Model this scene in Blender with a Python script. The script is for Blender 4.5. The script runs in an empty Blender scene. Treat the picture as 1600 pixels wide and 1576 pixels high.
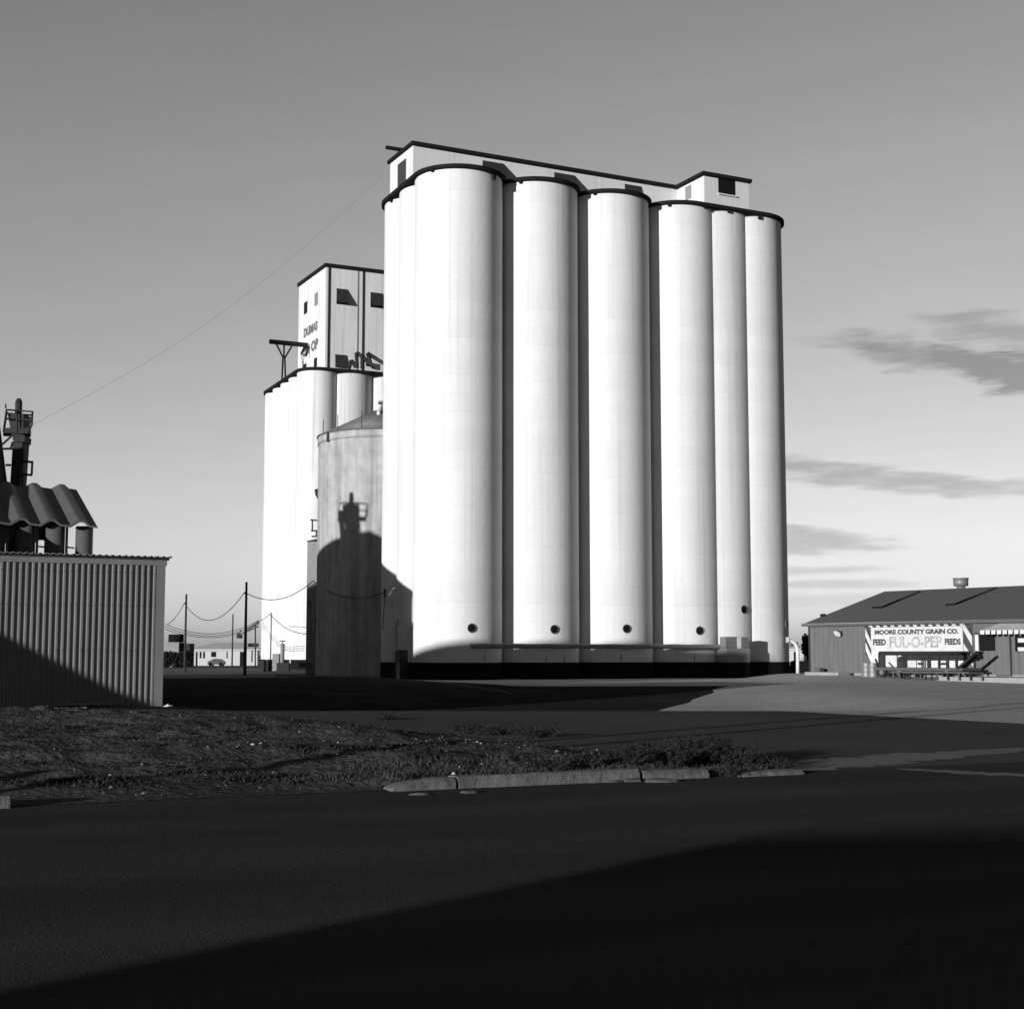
import bpy, math, random
from mathutils import Vector, Matrix
from mathutils import noise as mnoise
random.seed(7)
S = bpy.context.scene
COL = S.collection
PI = math.pi
# ---------------------------------------------------------------- camera model (photo pixels 1600 x 1576)
F = 2286.0
PITCH = math.atan((1023.28-788)/F)
CP, SP = math.cos(PITCH), math.sin(PITCH)
EYE = 1.6
def ray(px, py):
    u = (px-800)/F; v = (788-py)/F
    return Vector((u, CP - v*SP, SP + v*CP))
def atY(px, py, Y):
    r = ray(px, py); k = Y/r.y
    return Vector((r.x*k, Y, EYE+r.z*k))
def on_plane(px, py, P0, d):
    """point of a vertical plane through P0 along d seen at a photo pixel -> (distance along d, height)"""
    r = ray(px, py)
    # k*r.x = P0x + s*dx ; k*r.y = P0y + s*dy
    det = r.x*(-d[1]) + d[0]*r.y
    k = (P0[0]*(-d[1]) + d[0]*P0[1])/det
    s = (r.x*P0[1] - r.y*P0[0])/det
    return s, EYE + k*r.z
def on_ground(px, py, z=0.0):
    r = ray(px, py); k = (z-EYE)/r.z
    return Vector((r.x*k, r.y*k, z))
# ---------------------------------------------------------------- sun
AZ, EL = math.radians(37.3), math.radians(6.1)
SUN = Vector((-math.sin(AZ)*math.cos(EL), -math.cos(AZ)*math.cos(EL), math.sin(EL)))
TE = math.tan(EL)
def QT(q, t):                       # ground frame: q across the sunlight, t along it
    e = (math.cos(AZ), -math.sin(AZ)); d = (math.sin(AZ), math.cos(AZ))
    return (q*e[0]+t*d[0], q*e[1]+t*d[1])
# ---------------------------------------------------------------- town grid
TH = 0.455
U = (math.cos(TH), math.sin(TH)); W = (-math.sin(TH), math.cos(TH))
def fr(O, a, b, u=U, w=W):
    return (O[0]+a*u[0]+b*w[0], O[1]+a*u[1]+b*w[1])
def ab(O, x, y, u=U, w=W):
    dx, dy = x-O[0], y-O[1]
    return dx*u[0]+dy*u[1], dx*w[0]+dy*w[1]
KO = (4.0, 20.1)                    # street corner
def sm(x, a, b):
    t = min(1, max(0, (x-a)/(b-a))); return t*t*(3-2*t)
def h(x, y):
    dip = 0.5*sm(y, 42, 51)*(1-sm(y, 55, 88))*sm(x, -11.5, -7)*(1-sm(x, 9, 16))
    rise = 0.28*sm(y, 80, 97)*sm(x, 15.5, 20)
    return -dip + rise
# ---------------------------------------------------------------- materials
MATS = {}
def g3(v): return (v, v, v, 1)
def mat(name, base, rough=0.85, var=0.15, scale=3.0, stretch=(1, 1, 1), bump=0.0, bscale=None, metal=0.0, spec=0.3, var2=0.0, scale2=30.0, bands=0.0, band_h=1.25, streak=0.0, cracks=False):
    m = bpy.data.materials.new(name); m.use_nodes = True
    nt = m.node_tree; N = nt.nodes; L = nt.links
    b = N['Principled BSDF']
    b.inputs['Roughness'].default_value = rough
    b.inputs['Metallic'].default_value = metal
    b.inputs['Specular IOR Level'].default_value = spec
    geo = N.new('ShaderNodeNewGeometry')
    mp = N.new('ShaderNodeMapping'); mp.inputs['Scale'].default_value = stretch
    L.new(geo.outputs['Position'], mp.inputs['Vector'])
    n1 = N.new('ShaderNodeTexNoise'); n1.inputs['Scale'].default_value = scale; n1.inputs['Detail'].default_value = 6; n1.inputs['Roughness'].default_value = 0.6
    L.new(mp.outputs[0], n1.inputs['Vector'])
    def math_(op, a, c):
        k = N.new('ShaderNodeMath'); k.operation = op
        for i, q in enumerate((a, c)):
            if isinstance(q, (int, float)): k.inputs[i].default_value = q
            else: L.new(q, k.inputs[i])
        return k.outputs[0]
    val = math_('MULTIPLY_ADD', n1.outputs[0], 2*var*2)
    val.node.inputs[2].default_value = 1-var*2
    if var2:
        n2 = N.new('ShaderNodeTexNoise'); n2.inputs['Scale'].default_value = scale2; n2.inputs['Detail'].default_value = 3
        L.new(geo.outputs['Position'], n2.inputs['Vector'])
        v2 = math_('MULTIPLY_ADD', n2.outputs[0], 4*var2); v2.node.inputs[2].default_value = 1-2*var2
        val = math_('MULTIPLY', val, v2)
    if bands:
        sx = N.new('ShaderNodeSeparateXYZ'); L.new(geo.outputs['Position'], sx.inputs[0])
        w = math_('DIVIDE', sx.outputs[2], band_h)
        wn = N.new('ShaderNodeTexWhiteNoise'); wn.noise_dimensions = '1D'
        fl = math_('FLOOR', w, 0); L.new(fl, wn.inputs['W'])
        bb = math_('MULTIPLY_ADD', wn.outputs[0], bands); bb.node.inputs[2].default_value = 1-bands
        fc = math_('FRACT', w, 0); ln = math_('LESS_THAN', fc, 0.05)
        ln2 = math_('MULTIPLY_ADD', ln, -bands*1.1); ln2.node.inputs[2].default_value = 1
        val = math_('MULTIPLY', val, bb); val = math_('MULTIPLY', val, ln2)
    if streak:                                   # rain and rust runs down the wall
        m3 = N.new('ShaderNodeMapping'); m3.inputs['Scale'].default_value = (2.2, 2.2, .035); L.new(geo.outputs['Position'], m3.inputs['Vector'])
        n3 = N.new('ShaderNodeTexNoise'); n3.inputs['Scale'].default_value = 1.6; n3.inputs['Detail'].default_value = 4; L.new(m3.outputs[0], n3.inputs['Vector'])
        k3 = math_('MULTIPLY', math_('MAXIMUM', math_('SUBTRACT', n3.outputs[0], .52), 0), -streak*6)
        val = math_('MULTIPLY', val, math_('ADD', k3, 1.0))
    if cracks:                                   # tar filled cracks and worn wheel bands along the street
        rot = N.new('ShaderNodeMapping'); rot.inputs['Rotation'].default_value = (0, 0, -0.455); L.new(geo.outputs['Position'], rot.inputs['Vector'])
        ms = N.new('ShaderNodeMapping'); ms.inputs['Scale'].default_value = (.02, .55, .02); L.new(rot.outputs[0], ms.inputs['Vector'])
        n4 = N.new('ShaderNodeTexNoise'); n4.inputs['Scale'].default_value = 1.0; n4.inputs['Detail'].default_value = 5; L.new(ms.outputs[0], n4.inputs['Vector'])
        t4 = math_('MULTIPLY_ADD', n4.outputs[0], 1.2); t4.node.inputs[2].default_value = .4
        val = math_('MULTIPLY', val, t4)
        nd = N.new('ShaderNodeTexNoise'); nd.inputs['Scale'].default_value = .9; nd.inputs['Detail'].default_value = 4; L.new(geo.outputs['Position'], nd.inputs['Vector'])
        va = N.new('ShaderNodeVectorMath'); va.operation = 'MULTIPLY_ADD'; L.new(nd.outputs[1], va.inputs[0]); va.inputs[1].default_value = (1.6, 1.6, 0); L.new(rot.outputs[0], va.inputs[2])
        vo = N.new('ShaderNodeTexVoronoi'); vo.feature = 'DISTANCE_TO_EDGE'; vo.inputs['Scale'].default_value = .22; L.new(va.outputs[0], vo.inputs['Vector'])
        lt = math_('LESS_THAN', vo.outputs['Distance'], .0022)
        mk = math_('GREATER_THAN', n1.outputs[0], .47)
        val = math_('MULTIPLY', val, math_('MULTIPLY_ADD', math_('MULTIPLY', lt, mk), -.12)); val.node.inputs[1].links[0].from_node.inputs[2].default_value = 1
    val = math_('MULTIPLY', val, base)
    val = math_('MAXIMUM', val, 0.004)
    cc = N.new('ShaderNodeCombineColor')
    for i in range(3): L.new(val, cc.inputs[i])
    L.new(cc.outputs[0], b.inputs['Base Color'])
    if bump:
        nb = N.new('ShaderNodeTexNoise'); nb.inputs['Scale'].default_value = bscale or scale*5; nb.inputs['Detail'].default_value = 5
        L.new(geo.outputs['Position'], nb.inputs['Vector'])
        bp = N.new('ShaderNodeBump'); bp.inputs['Strength'].default_value = 1.0; bp.inputs['Distance'].default_value = bump
        L.new(nb.outputs[0], bp.inputs['Height']); L.new(bp.outputs[0], b.inputs['Normal'])
    MATS[name] = m
    return m
M = MATS
mat('white_concrete', 0.69, 0.9, 0.07, 0.35, (1, 1, .25), bump=0.012, bscale=3, var2=.03, scale2=5, bands=.045, spec=.1, streak=.10)
mat('old_white_concrete', 0.70, 0.9, 0.10, 0.5, (1.6, 1.6, .25), spec=.1, bump=0.01, bscale=3, var2=.04, scale2=5, bands=.03, streak=.2)
mat('stained_concrete', 0.37, 0.92, 0.42, .9, (1.5, 1.5, .10), bump=0.02, bscale=2.5, var2=.16, scale2=1.3, bands=.05, spec=.1)
mat('black_paint', 0.012, 0.95, .2, 2, spec=.05)
mat('tar', 0.016, 0.95, .2, 2, spec=.05)
mat('dark_opening', 0.010, 0.5, .1, 2, spec=.1)
mat('door_dark', 0.05, 0.8, .4, 5, (1, 1, 6), spec=.1)
mat('louver_grey', 0.22, 0.7, .15, 4, (1, 1, 6))
mat('dark_steel', 0.035, 0.7, .2, 3, spec=.1)
mat('grey_steel', 0.22, 0.5, .15, 3, metal=.4)
mat('galvanized', 0.23, 0.55, .14, 1.2, (1, 1, .3), metal=.4, spec=.4, var2=.06, scale2=12)
mat('galvanized_roof', 0.12, 0.6, .18, 1.2, metal=.2)
mat('wood_pole', 0.035, 0.9, .2, 6, (4, 4, .4))
mat('awning_grey', 0.38, 0.7, .2, 2)
mat('old_wood', 0.09, 0.9, .25, 5, (1, 1, 3))
mat('dark_wood', 0.03, 0.9, .25, 5)
mat('red_siding', 0.125, 0.9, .16, 1.3, (3, 3, .35), bump=.006, bscale=12, var2=.05, scale2=6)
mat('shingle_roof', 0.105, 0.95, .10, 2.0, bump=.02, bscale=18, var2=.10, scale2=9)
mat('white_paint', 0.62, 0.7, .05, 2)
mat('sign_white', 0.56, 0.7, .12, 2.2, var2=.08, scale2=2)
mat('sign_black', 0.06, 0.8, .5, 5, spec=.1)
mat('sign_faded', 0.34, 0.8, .45, 2.5)
mat('faded_letter', 0.16, 0.8, .6, 1.2)
mat('concrete_kerb', 0.115, 0.95, .3, 3, bump=.01, bscale=40, var2=.12, scale2=35)
mat('concrete_pad', 0.28, 0.95, .12, 2)
mat('foliage', 0.022, 0.9, .3, 4)
mat('dry_grass', 0.11, 0.9, .35, 3)
mat('dark_grass', 0.04, 1.0, .35, 3)
mat('stone', 0.16, 0.9, .45, 9)
mat('car_paint', 0.05, 0.35, .1, 2, spec=.6)
mat('rubber', 0.02, 0.9, .1, 3)
mat('glass_dark', 0.02, 0.4, .05, 2, spec=.6)
mat('pale_stucco', 0.55, 0.9, .06, 1)
mat('pale_roof', 0.6, 0.8, .10, 1)
mat('mid_block', 0.25, 0.9, .1, 1)
# grounds
mat('dirt', 0.075, 1.0, .22, .12, bump=.05, bscale=3, var2=.15, scale2=2.2)
mat('asphalt', 0.058, 1.0, .18, .16, (1, 1, 1), bump=.006, bscale=60, var2=.30, scale2=45, spec=.0, cracks=True)
mat('worn_asphalt', 0.098, 1.0, .18, .16, (1, 1, 1), bump=.006, bscale=60, var2=.30, scale2=45, spec=.0)
mat('shade_dark_ground', 0.035, 1.0, .25, .3, bump=.02, bscale=14, var2=.25, scale2=8, spec=0)  # near-black ground with the depth of the cast shade put into its colour
mat('gravel_pale', 0.42, 1.0, .14, .18, bump=.05, bscale=12, var2=.24, scale2=9, spec=0)
mat('rough_dirt', 0.075, 1.0, .45, .4, bump=.05, bscale=8, var2=.28, scale2=9, spec=0)
mat('dust', 0.125, 1.0, .2, .8, bump=.012, bscale=30, var2=.2, scale2=20)
# shell windows etc.
# ---------------------------------------------------------------- mesh builder
WL = {}                              # world location of things / parts
class MB:
    def __init__(s): s.v = []; s.f = []; s.sm = []
    def add(s, vs, fs, smooth=False):
        o = len(s.v); s.v += [tuple(p) for p in vs]
        for f in fs: s.f.append([o+i for i in f]); s.sm.append(smooth)
        return s
    def prism(s, poly, z0, z1, cap=True):
        n = len(poly); vs = [(p[0], p[1], z0) for p in poly]+[(p[0], p[1], z1) for p in poly]
        fs = [(i, (i+1) % n, n+(i+1) % n, n+i) for i in range(n)]
        if cap: fs += [tuple(range(n-1, -1, -1)), tuple(range(n, 2*n))]
        return s.add(vs, fs)
    def obox(s, O, a0, a1, b0, b1, z0, z1, u=U, w=W):
        return s.prism([fr(O, a0, b0, u, w), fr(O, a1, b0, u, w), fr(O, a1, b1, u, w), fr(O, a0, b1, u, w)], z0, z1)
    def hexa(s, P):                   # 8 points: bottom 4 ccw, top 4 ccw
        return s.add(P, [(3, 2, 1, 0), (4, 5, 6, 7), (0, 1, 5, 4), (1, 2, 6, 5), (2, 3, 7, 6), (3, 0, 4, 7)])
    def cyl(s, c, r, z0, z1, n=24, r2=None, cap=True, smooth=True, a0=0, a1=2*PI):
        r2 = r if r2 is None else r2
        full = abs(a1-a0-2*PI) < 1e-6
        k = n if full else n+1
        vs = []
        for z, rr in ((z0, r), (z1, r2)):
            vs += [(c[0]+rr*math.cos(a0+(a1-a0)*i/n), c[1]+rr*math.sin(a0+(a1-a0)*i/n), z) for i in range(k)]
        fs = [(i, (i+1) % k, k+(i+1) % k, k+i) for i in range(k if full else k-1)]
        s.add(vs, fs, smooth)
        if cap:
            o = len(s.v)-2*k
            s.f.append([o+i for i in range(k-1, -1, -1)]); s.sm.append(False)
            s.f.append([o+k+i for i in range(k)]); s.sm.append(False)
        return s
    def tube(s, pts, r, n=8, r2=None):
        pts = [Vector(p) for p in pts]; r2 = r if r2 is None else r2
        rings = []
        for i, p in enumerate(pts):
            d = (pts[min(i+1, len(pts)-1)]-pts[max(i-1, 0)]).normalized()
            up = Vector((0, 0, 1)) if abs(d.z) < .9 else Vector((1, 0, 0))
            x = d.cross(up).normalized(); y = d.cross(x)
            rr = r+(r2-r)*i/max(1, len(pts)-1)
            rings.append([p+x*rr*math.cos(2*PI*k/n)+y*rr*math.sin(2*PI*k/n) for k in range(n)])
        vs = [q for R_ in rings for q in R_]
        fs = [(i*n+k, i*n+(k+1) % n, (i+1)*n+(k+1) % n, (i+1)*n+k) for i in range(len(pts)-1) for k in range(n)]
        s.add(vs, fs, True)
        o = len(s.v)-len(vs)
        s.f.append([o+k for k in range(n)]); s.sm.append(False)
        s.f.append([o+(len(pts)-1)*n+k for k in range(n-1, -1, -1)]); s.sm.append(False)
        return s
    def bar(s, p, q, t):              # square bar
        return s.tube([p, q], t*0.7071, 4)
    def disc(s, c, nrm, r, th, n=20):
        c = Vector(c); nrm = Vector(nrm).normalized()
        return s.tube([c-nrm*th/2, c+nrm*th/2], r, n)
    def build(s, name, m, parent=None, kind=None, origin=None):
        me = bpy.data.meshes.new(name)
        if origin is None:
            xs, ys, zs = zip(*s.v)
            origin = ((min(xs)+max(xs))/2, (min(ys)+max(ys))/2, min(zs))
        o_ = origin
        me.from_pydata([(x-o_[0], y-o_[1], z-o_[2]) for x, y, z in s.v], [], s.f)
        me.polygons.foreach_set('use_smooth', s.sm)
        me.materials.append(M[m]); me.update()
        ob = bpy.data.objects.new(name, me); COL.objects.link(ob)
        if parent is not None:
            ob.parent = parent; pl = WL[parent.name]
            ob.location = (o_[0]-pl[0], o_[1]-pl[1], o_[2]-pl[2])
        else: ob.location = o_
        WL[ob.name] = o_
        if kind: ob['kind'] = kind
        return ob
def thing(name, label, cat, loc, group=None):
    o = bpy.data.objects.new(name, None); COL.objects.link(o); o.location = loc
    o.empty_display_size = .5
    WL[o.name] = tuple(loc); o['label'] = label; o['category'] = cat
    if group: o['group'] = group
    return o
def tag(o, label, cat, group=None):
    o['label'] = label; o['category'] = cat
    if group: o['group'] = group
    return o
def text_mesh(txt, size, bold, spacing=1.0):
    cu = bpy.data.curves.new('lettering', 'FONT'); cu.body = txt; cu.size = size; cu.offset = bold; cu.space_character = spacing
    cu.align_x = 'LEFT'; cu.resolution_u = 3
    ob = bpy.data.objects.new('lettering', cu); COL.objects.link(ob)
    bpy.context.view_layer.update()
    dg = bpy.context.evaluated_depsgraph_get()
    me = bpy.data.meshes.new_from_object(ob.evaluated_get(dg))
    bpy.data.objects.remove(ob)
    vs = [v.co.copy() for v in me.vertices]; fs = [tuple(p.vertices) for p in me.polygons]
    bpy.data.meshes.remove(me)
    return vs, fs
def lettering(name, txt, P0, d, out, s0, s1, z0, z1, m, parent, bold=.02, off=.012):
    """letters fitted in the box s0..s1 x z0..z1 of the wall through P0 along d, standing off along out"""
    vs, fs = text_mesh(txt, 1.0, bold)
    x0 = min(v.x for v in vs); x1 = max(v.x for v in vs); y0 = min(v.y for v in vs); y1 = max(v.y for v in vs)
    mb = MB(); P = []
    for v in vs:
        s = s0+(v.x-x0)/(x1-x0)*(s1-s0); z = z0+(v.y-y0)/(y1-y0)*(z1-z0)
        P.append((P0[0]+d[0]*s+out[0]*off, P0[1]+d[1]*s+out[1]*off, z))
    mb.add(P, fs)
    return mb.build(name, m, parent)

# ================================================================ SETTING
def axis(lo, hi, step, far):
    a = []; x = lo
    while x <= hi+1e-6: a.append(x); x += step
    k = step; x = hi
    while x < far: k *= 1.35; x += k; a.append(x)
    k = step; x = lo; pre = []
    while x > -far: k *= 1.35; x -= k; pre.append(x)
    return pre[::-1]+a
def sheet(name, xs, ys, zf, m, pf=lambda x, y: (x, y), smooth=True):
    mb = MB(); nx, ny = len(xs), len(ys); vs = []
    for y in ys:
        for x in xs:
            p = pf(x, y); vs.append((p[0], p[1], zf(p[0], p[1], x, y)))
    fs = [(j*nx+i, j*nx+i+1, (j+1)*nx+i+1, (j+1)*nx+i) for j in range(ny-1) for i in range(nx-1)]
    mb.add(vs, fs, smooth)
    return mb.build(name, m, None, 'structure', (0, 0, 0))
sheet('ground', axis(-40, 45, .5, 6000), axis(-10, 110, .5, 6000), lambda x, y, a, b: h(x, y)-0.02, 'dirt')
def rng(a, b, n): return [a+(b-a)*i/n for i in range(n+1)]
def wob(t, s=1.0, k=0.0): return mnoise.noise(Vector((t*s, k, 3.3)))
# main street along the kerb, side street running away to the elevators, pale gravel lot before the store
KF = lambda a, b: fr(KO, a, b)
sheet('street', rng(-90, 120, 300), rng(-19, 0.4, 60), lambda x, y, a, b: h(x, y)+0.002*math.cos(b/19*PI)+.003, 'asphalt', KF)
def side_pf(a, b):
    t = a/13.5
    la = -0.2+.5*wob(b, .25, 1)+(-3.5*sm(b, 16, 22)); ra = 13.5+.35*wob(b, .2, 5)-1.2*(1-sm(b, 0, 4))*0
    return fr(KO, la+(ra-la)*t, b)
sheet('side_street', rng(0, 13.5, 40), rng(0.0, 28, 90), lambda x, y, a, b: h(x, y)+0.004, 'worn_asphalt', side_pf)
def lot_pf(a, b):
    e = 13.5+.35*wob(b, .2, 5)+.85*(min(max(b, 27), 50)-27)-10*sm(b, 50, 56)+(.5*wob(b, .3, 8) if b > 27 else 0)*min(1, (b-27)/6)  # far part of the edge roughly follows the slant of the shed's shadow
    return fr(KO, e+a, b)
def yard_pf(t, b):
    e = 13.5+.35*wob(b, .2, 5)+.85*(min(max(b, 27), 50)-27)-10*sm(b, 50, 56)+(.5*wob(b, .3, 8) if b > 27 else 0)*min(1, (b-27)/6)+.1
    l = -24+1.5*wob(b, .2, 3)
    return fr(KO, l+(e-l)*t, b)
sheet('yard', rng(0, 1, 70), rng(28.0, 86, 120), lambda x, y, a, b: h(x, y)-.002, 'shade_dark_ground', yard_pf)  # dark sheet painting in the shed's shadow before the elevators
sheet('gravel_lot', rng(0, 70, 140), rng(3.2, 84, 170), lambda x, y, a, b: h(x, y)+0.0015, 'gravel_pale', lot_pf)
# worn dusty patches on the asphalt
def patch(name, pts, m, z):
    mb = MB(); c = [sum(p[i] for p in pts)/len(pts) for i in (0, 1)]
    vs = [(p[0], p[1], h(*p)+z) for p in pts]
    mb.add(vs, [tuple(range(len(pts)))])
    return mb.build(name, m, None, 'structure')
def strip(name, pix, wid, m, z, n=24, seed=0):
    pts = [on_ground(*p) for p in pix]; L_ = []; R_ = []
    path = []
    for i in range(len(pts)-1):
        for k in range(n): path.append(pts[i].lerp(pts[i+1], k/n))
    path.append(pts[-1]); mb = MB(); vs = []
    T = len(path)
    for i, p in enumerate(path):
        d = (path[min(i+1, T-1)]-path[max(i-1, 0)]).normalized(); nn = Vector((-d.y, d.x, 0))
        w_ = wid*math.sin(PI*min(1, max(0.02, i/(T-1))))**.6
        a = p+nn*w_*(.5+.4*wob(i, .35, seed)); b = p-nn*w_*(.5+.4*wob(i, .3, seed+9))
        vs += [(a.x, a.y, h(a.x, a.y)+z), (b.x, b.y, h(b.x, b.y)+z)]
    fs = [(2*i, 2*i+1, 2*i+3, 2*i+2) for i in range(T-1)]
    mb.add(vs, fs); return mb.build(name, m, None, 'structure')
strip('dust_strip', [(1180, 1206), (1290, 1196), (1420, 1183), (1640, 1168)], 1.3, 'dust', .008, seed=2)
strip('dust_strip', [(1400, 1201), (1520, 1208), (1680, 1216)], .5, 'dust', .010, seed=5)
# rough vacant lot: real bumps, ruts and clods
def lotz(x, y, a, b):
    far_left = sm(-a, 5.5, 7.5)
    e = sm(-a, .05, 2.2)*(sm(b, .18, .9)*(1-far_left)+sm(b, .18, 4.5)*far_left)*(1-sm(b, 24.5, 28))*(1 if a > -60 else 0)
    v = Vector((x, y, 0))
    ruts = mnoise.fractal(Vector((a*.16, b*.9, 1.7)), .8, 2.1, 5)*.15
    fine = mnoise.fractal(Vector((x*1.7, y*1.7, 4.2)), .7, 2.2, 5)*.06
    crest = .07*sm(b, 12, 22)
    return h(x, y)+.012+e*(.085+crest+ruts+fine)
def lot_xy(a, b):
    ed = -(.5*wob(b, .25, 1)-.2) if a > -8 else 0
    k = sm(a, -8, 0)
    sh = k*(-0.25+.5*wob(b, .25, 1)+(-3.6*sm(b, 16, 22)))
    return fr(KO, a+sh, b)
LX = [-.0-i*.16 for i in range(0, 120)]+[-19.2-i*.5 for i in range(1, 50)]
LX = LX[::-1]
sheet('rough_lot', LX, rng(.16, 28, 200), lotz, 'rough_dirt', lot_xy)
def lot_height(x, y):
    a, b = ab(KO, x, y)
    return lotz(x, y, a, b)
# kerb: cast segments with joints; the far piece past the weeds has sunk
def kerb_piece(a0, a1, z1=.15, tilt=0, off=0, round_left=False):
    mb = MB(); w = .32; n = 60; prof = [(0, -.05), (0.0, z1-.05), (.05, z1-.005), (.10, z1), (w, z1-.01), (w, -.05)]
    vs = []; T = []
    for i in range(n+1):
        a = a0+(a1-a0)*i/n
        endf = 1.0 if not round_left else (.12+.88*math.sqrt(min(1, (a-a0)/.55)))
        for (b, z) in prof:
            zz = z*endf+(.010*wob(a*3, 1, b*9)+.012*min(0, wob(a*9, 1, b*9)) if z > 0 else 0)+tilt*(a-a0)
            x, y = fr(KO, a, b+off+.015*wob(a*2.5, 1, 2)+.012*wob(a*11, 1, z*20)); vs.append((x, y, h(x, y)+zz))
    k = len(prof)
    fs = [(i*k+j, (i+1)*k+j, (i+1)*k+j+1, i*k+j+1) for i in range(n) for j in range(k-1)]
    fs += [tuple(range(k)), tuple(n*k+j for j in range(k-1, -1, -1))]
    mb.add(vs, fs)
    return mb.build('kerb', 'concrete_kerb', None, 'structure')
ka = lambda px, py: ab(KO, *on_ground(px, py).xy)[0]
kerb_piece(ka(622, 1239), ka(722, 1234)-.02, .14, .0, 0, True)
kerb_piece(ka(722, 1234)+.02, ka(1010, 1221)-.03)
kerb_piece(ka(1010, 1221)+.03, ka(1120, 1217), .13, -.01)
kerb_piece(ka(1150, 1214), ka(1248, 1209), .07, .0, -.1)
kerb_piece(-30, ka(18, 1265), .13)
# shaded kerb line of the far street before the elevators
mb = MB(); P_ = [(430, 1063), (600, 1070), (700, 1078), (800, 1087)]; pts = [on_ground(x, y, -.35) for x, y in P_]
for i in range(3):
    a, b = pts[i], pts[i+1]
    mb.add([(a.x, a.y, h(a.x, a.y)-.05), (b.x, b.y, h(b.x, b.y)-.05), (b.x-.1, b.y+.3, h(b.x, b.y)-.05), (a.x-.1, a.y+.3, h(a.x, a.y)-.05),
            (a.x, a.y, h(a.x, a.y)+.12), (b.x, b.y, h(b.x, b.y)+.12), (b.x-.1, b.y+.3, h(b.x, b.y)+.12), (a.x-.1, a.y+.3, h(a.x, a.y)+.12)],
           [(3, 2, 1, 0), (4, 5, 6, 7), (0, 1, 5, 4), (1, 2, 6, 5), (2, 3, 7, 6), (3, 0, 4, 7)])
mb.build('kerb', 'concrete_kerb', None, 'structure')

# ================================================================ MAIN ELEVATOR
uE = (math.cos(.462), math.sin(.462)); wE = (-math.sin(.462), math.cos(.462)); wL = (-math.sin(.424), math.cos(.424))
C0 = (-3.6776, 98.1021); SS = 5.888; R = 3.0149; S2 = 3.1102; H = 34.0
def EC(k): return (C0[0]+uE[0]*SS*k, C0[1]+uE[1]*SS*k)
front = [EC(k) for k in (0, 1, 2, 3, 3.5, 4)]
left = [(C0[0]+wL[0]*S2*k, C0[1]+wL[1]*S2*k) for k in (1, 2)]
def crease(a, b, r):
    m = ((a[0]+b[0])/2, (a[1]+b[1])/2); d = (b[0]-a[0], b[1]-a[1]); L_ = math.hypot(*d)
    k = math.sqrt(max(0, r*r-L_*L_/4)); n = (d[1]/L_, -d[0]/L_)
    return (m[0]+n[0]*k, m[1]+n[1]*k)
def arc(c, r, a0, a1, step=.05):
    while a1 < a0: a1 += 2*PI
    n = max(2, int((a1-a0)/step)); return [(c[0]+r*math.cos(a0+(a1-a0)*i/n), c[1]+r*math.sin(a0+(a1-a0)*i/n)) for i in range(n+1)]
def an(d): return math.atan2(d[1], d[0])
def outline(r, rad):
    """roof slab outline: bays follow the silos in front, straight tangents elsewhere"""
    nF = (uE[1], -uE[0]); mL = (-wL[1], wL[0])
    mL = (-math.cos(.424), -math.sin(.424))
    P = []; q = [crease(front[i], front[i+1], r) for i in range(3)]
    d = lambda p, c: an((p[0]-c[0], p[1]-c[1]))
    P += arc(front[0], r, an(mL), d(q[0], front[0]))
    P += arc(front[1], r, d(q[0], front[1]), d(q[1], front[1]))[1:]
    P += arc(front[2], r, d(q[1], front[2]), d(q[2], front[2]))[1:]
    P += arc(front[3], r, d(q[2], front[3]), an(nF))[1:]
    P += arc(front[5], r, an(nF), an((-mL[0], -mL[1])))
    br = (front[5][0]+wL[0]*S2*2, front[5][1]+wL[1]*S2*2)
    P += arc(br, r, an((-mL[0], -mL[1])), an((-nF[0], -nF[1])))
    P += arc(left[1], r, an((-nF[0], -nF[1])), an(mL))
    return P
elev = thing('grain_elevator', 'tall white concrete grain elevator of merged round silos with a long gallery house on top', 'grain elevator', (7, 100, 0))
mb = MB(); mb.prism(outline(R+.03, 0), -.6, 1.12); mb.build('plinth', 'black_paint', elev)
mb = MB(); mb.prism(outline(R+.24, 0), H, H+.25); slab = mb.build('roof_slab', 'tar', elev)
back = [(front[i][0]+wL[0]*S2*2, front[i][1]+wL[1]*S2*2) for i in (1, 2, 3, 4, 5)]
mans = [(737, 981), (866, 983), (979, 982), (1093, 985), (1162, 952), (1229, 975)]
scup = [[(677, 267), (770, 279)], [(814, 285), (897, 293)], [(930, 303)], [(1046, 321), (1101, 324)], [(1138, 331)], [(1186, 341)]]
def hitc(px, py, c, r):
    v = ray(px, py); d = Vector((v.x, v.y)); k0 = d.length; d /= k0
    cc = Vector(c); b = d.dot(cc); t = b-math.sqrt(max(0, b*b-(cc.dot(cc)-r*r)))
    return Vector((d.x*t, d.y*t, EYE+v.z/k0*t))
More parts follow.
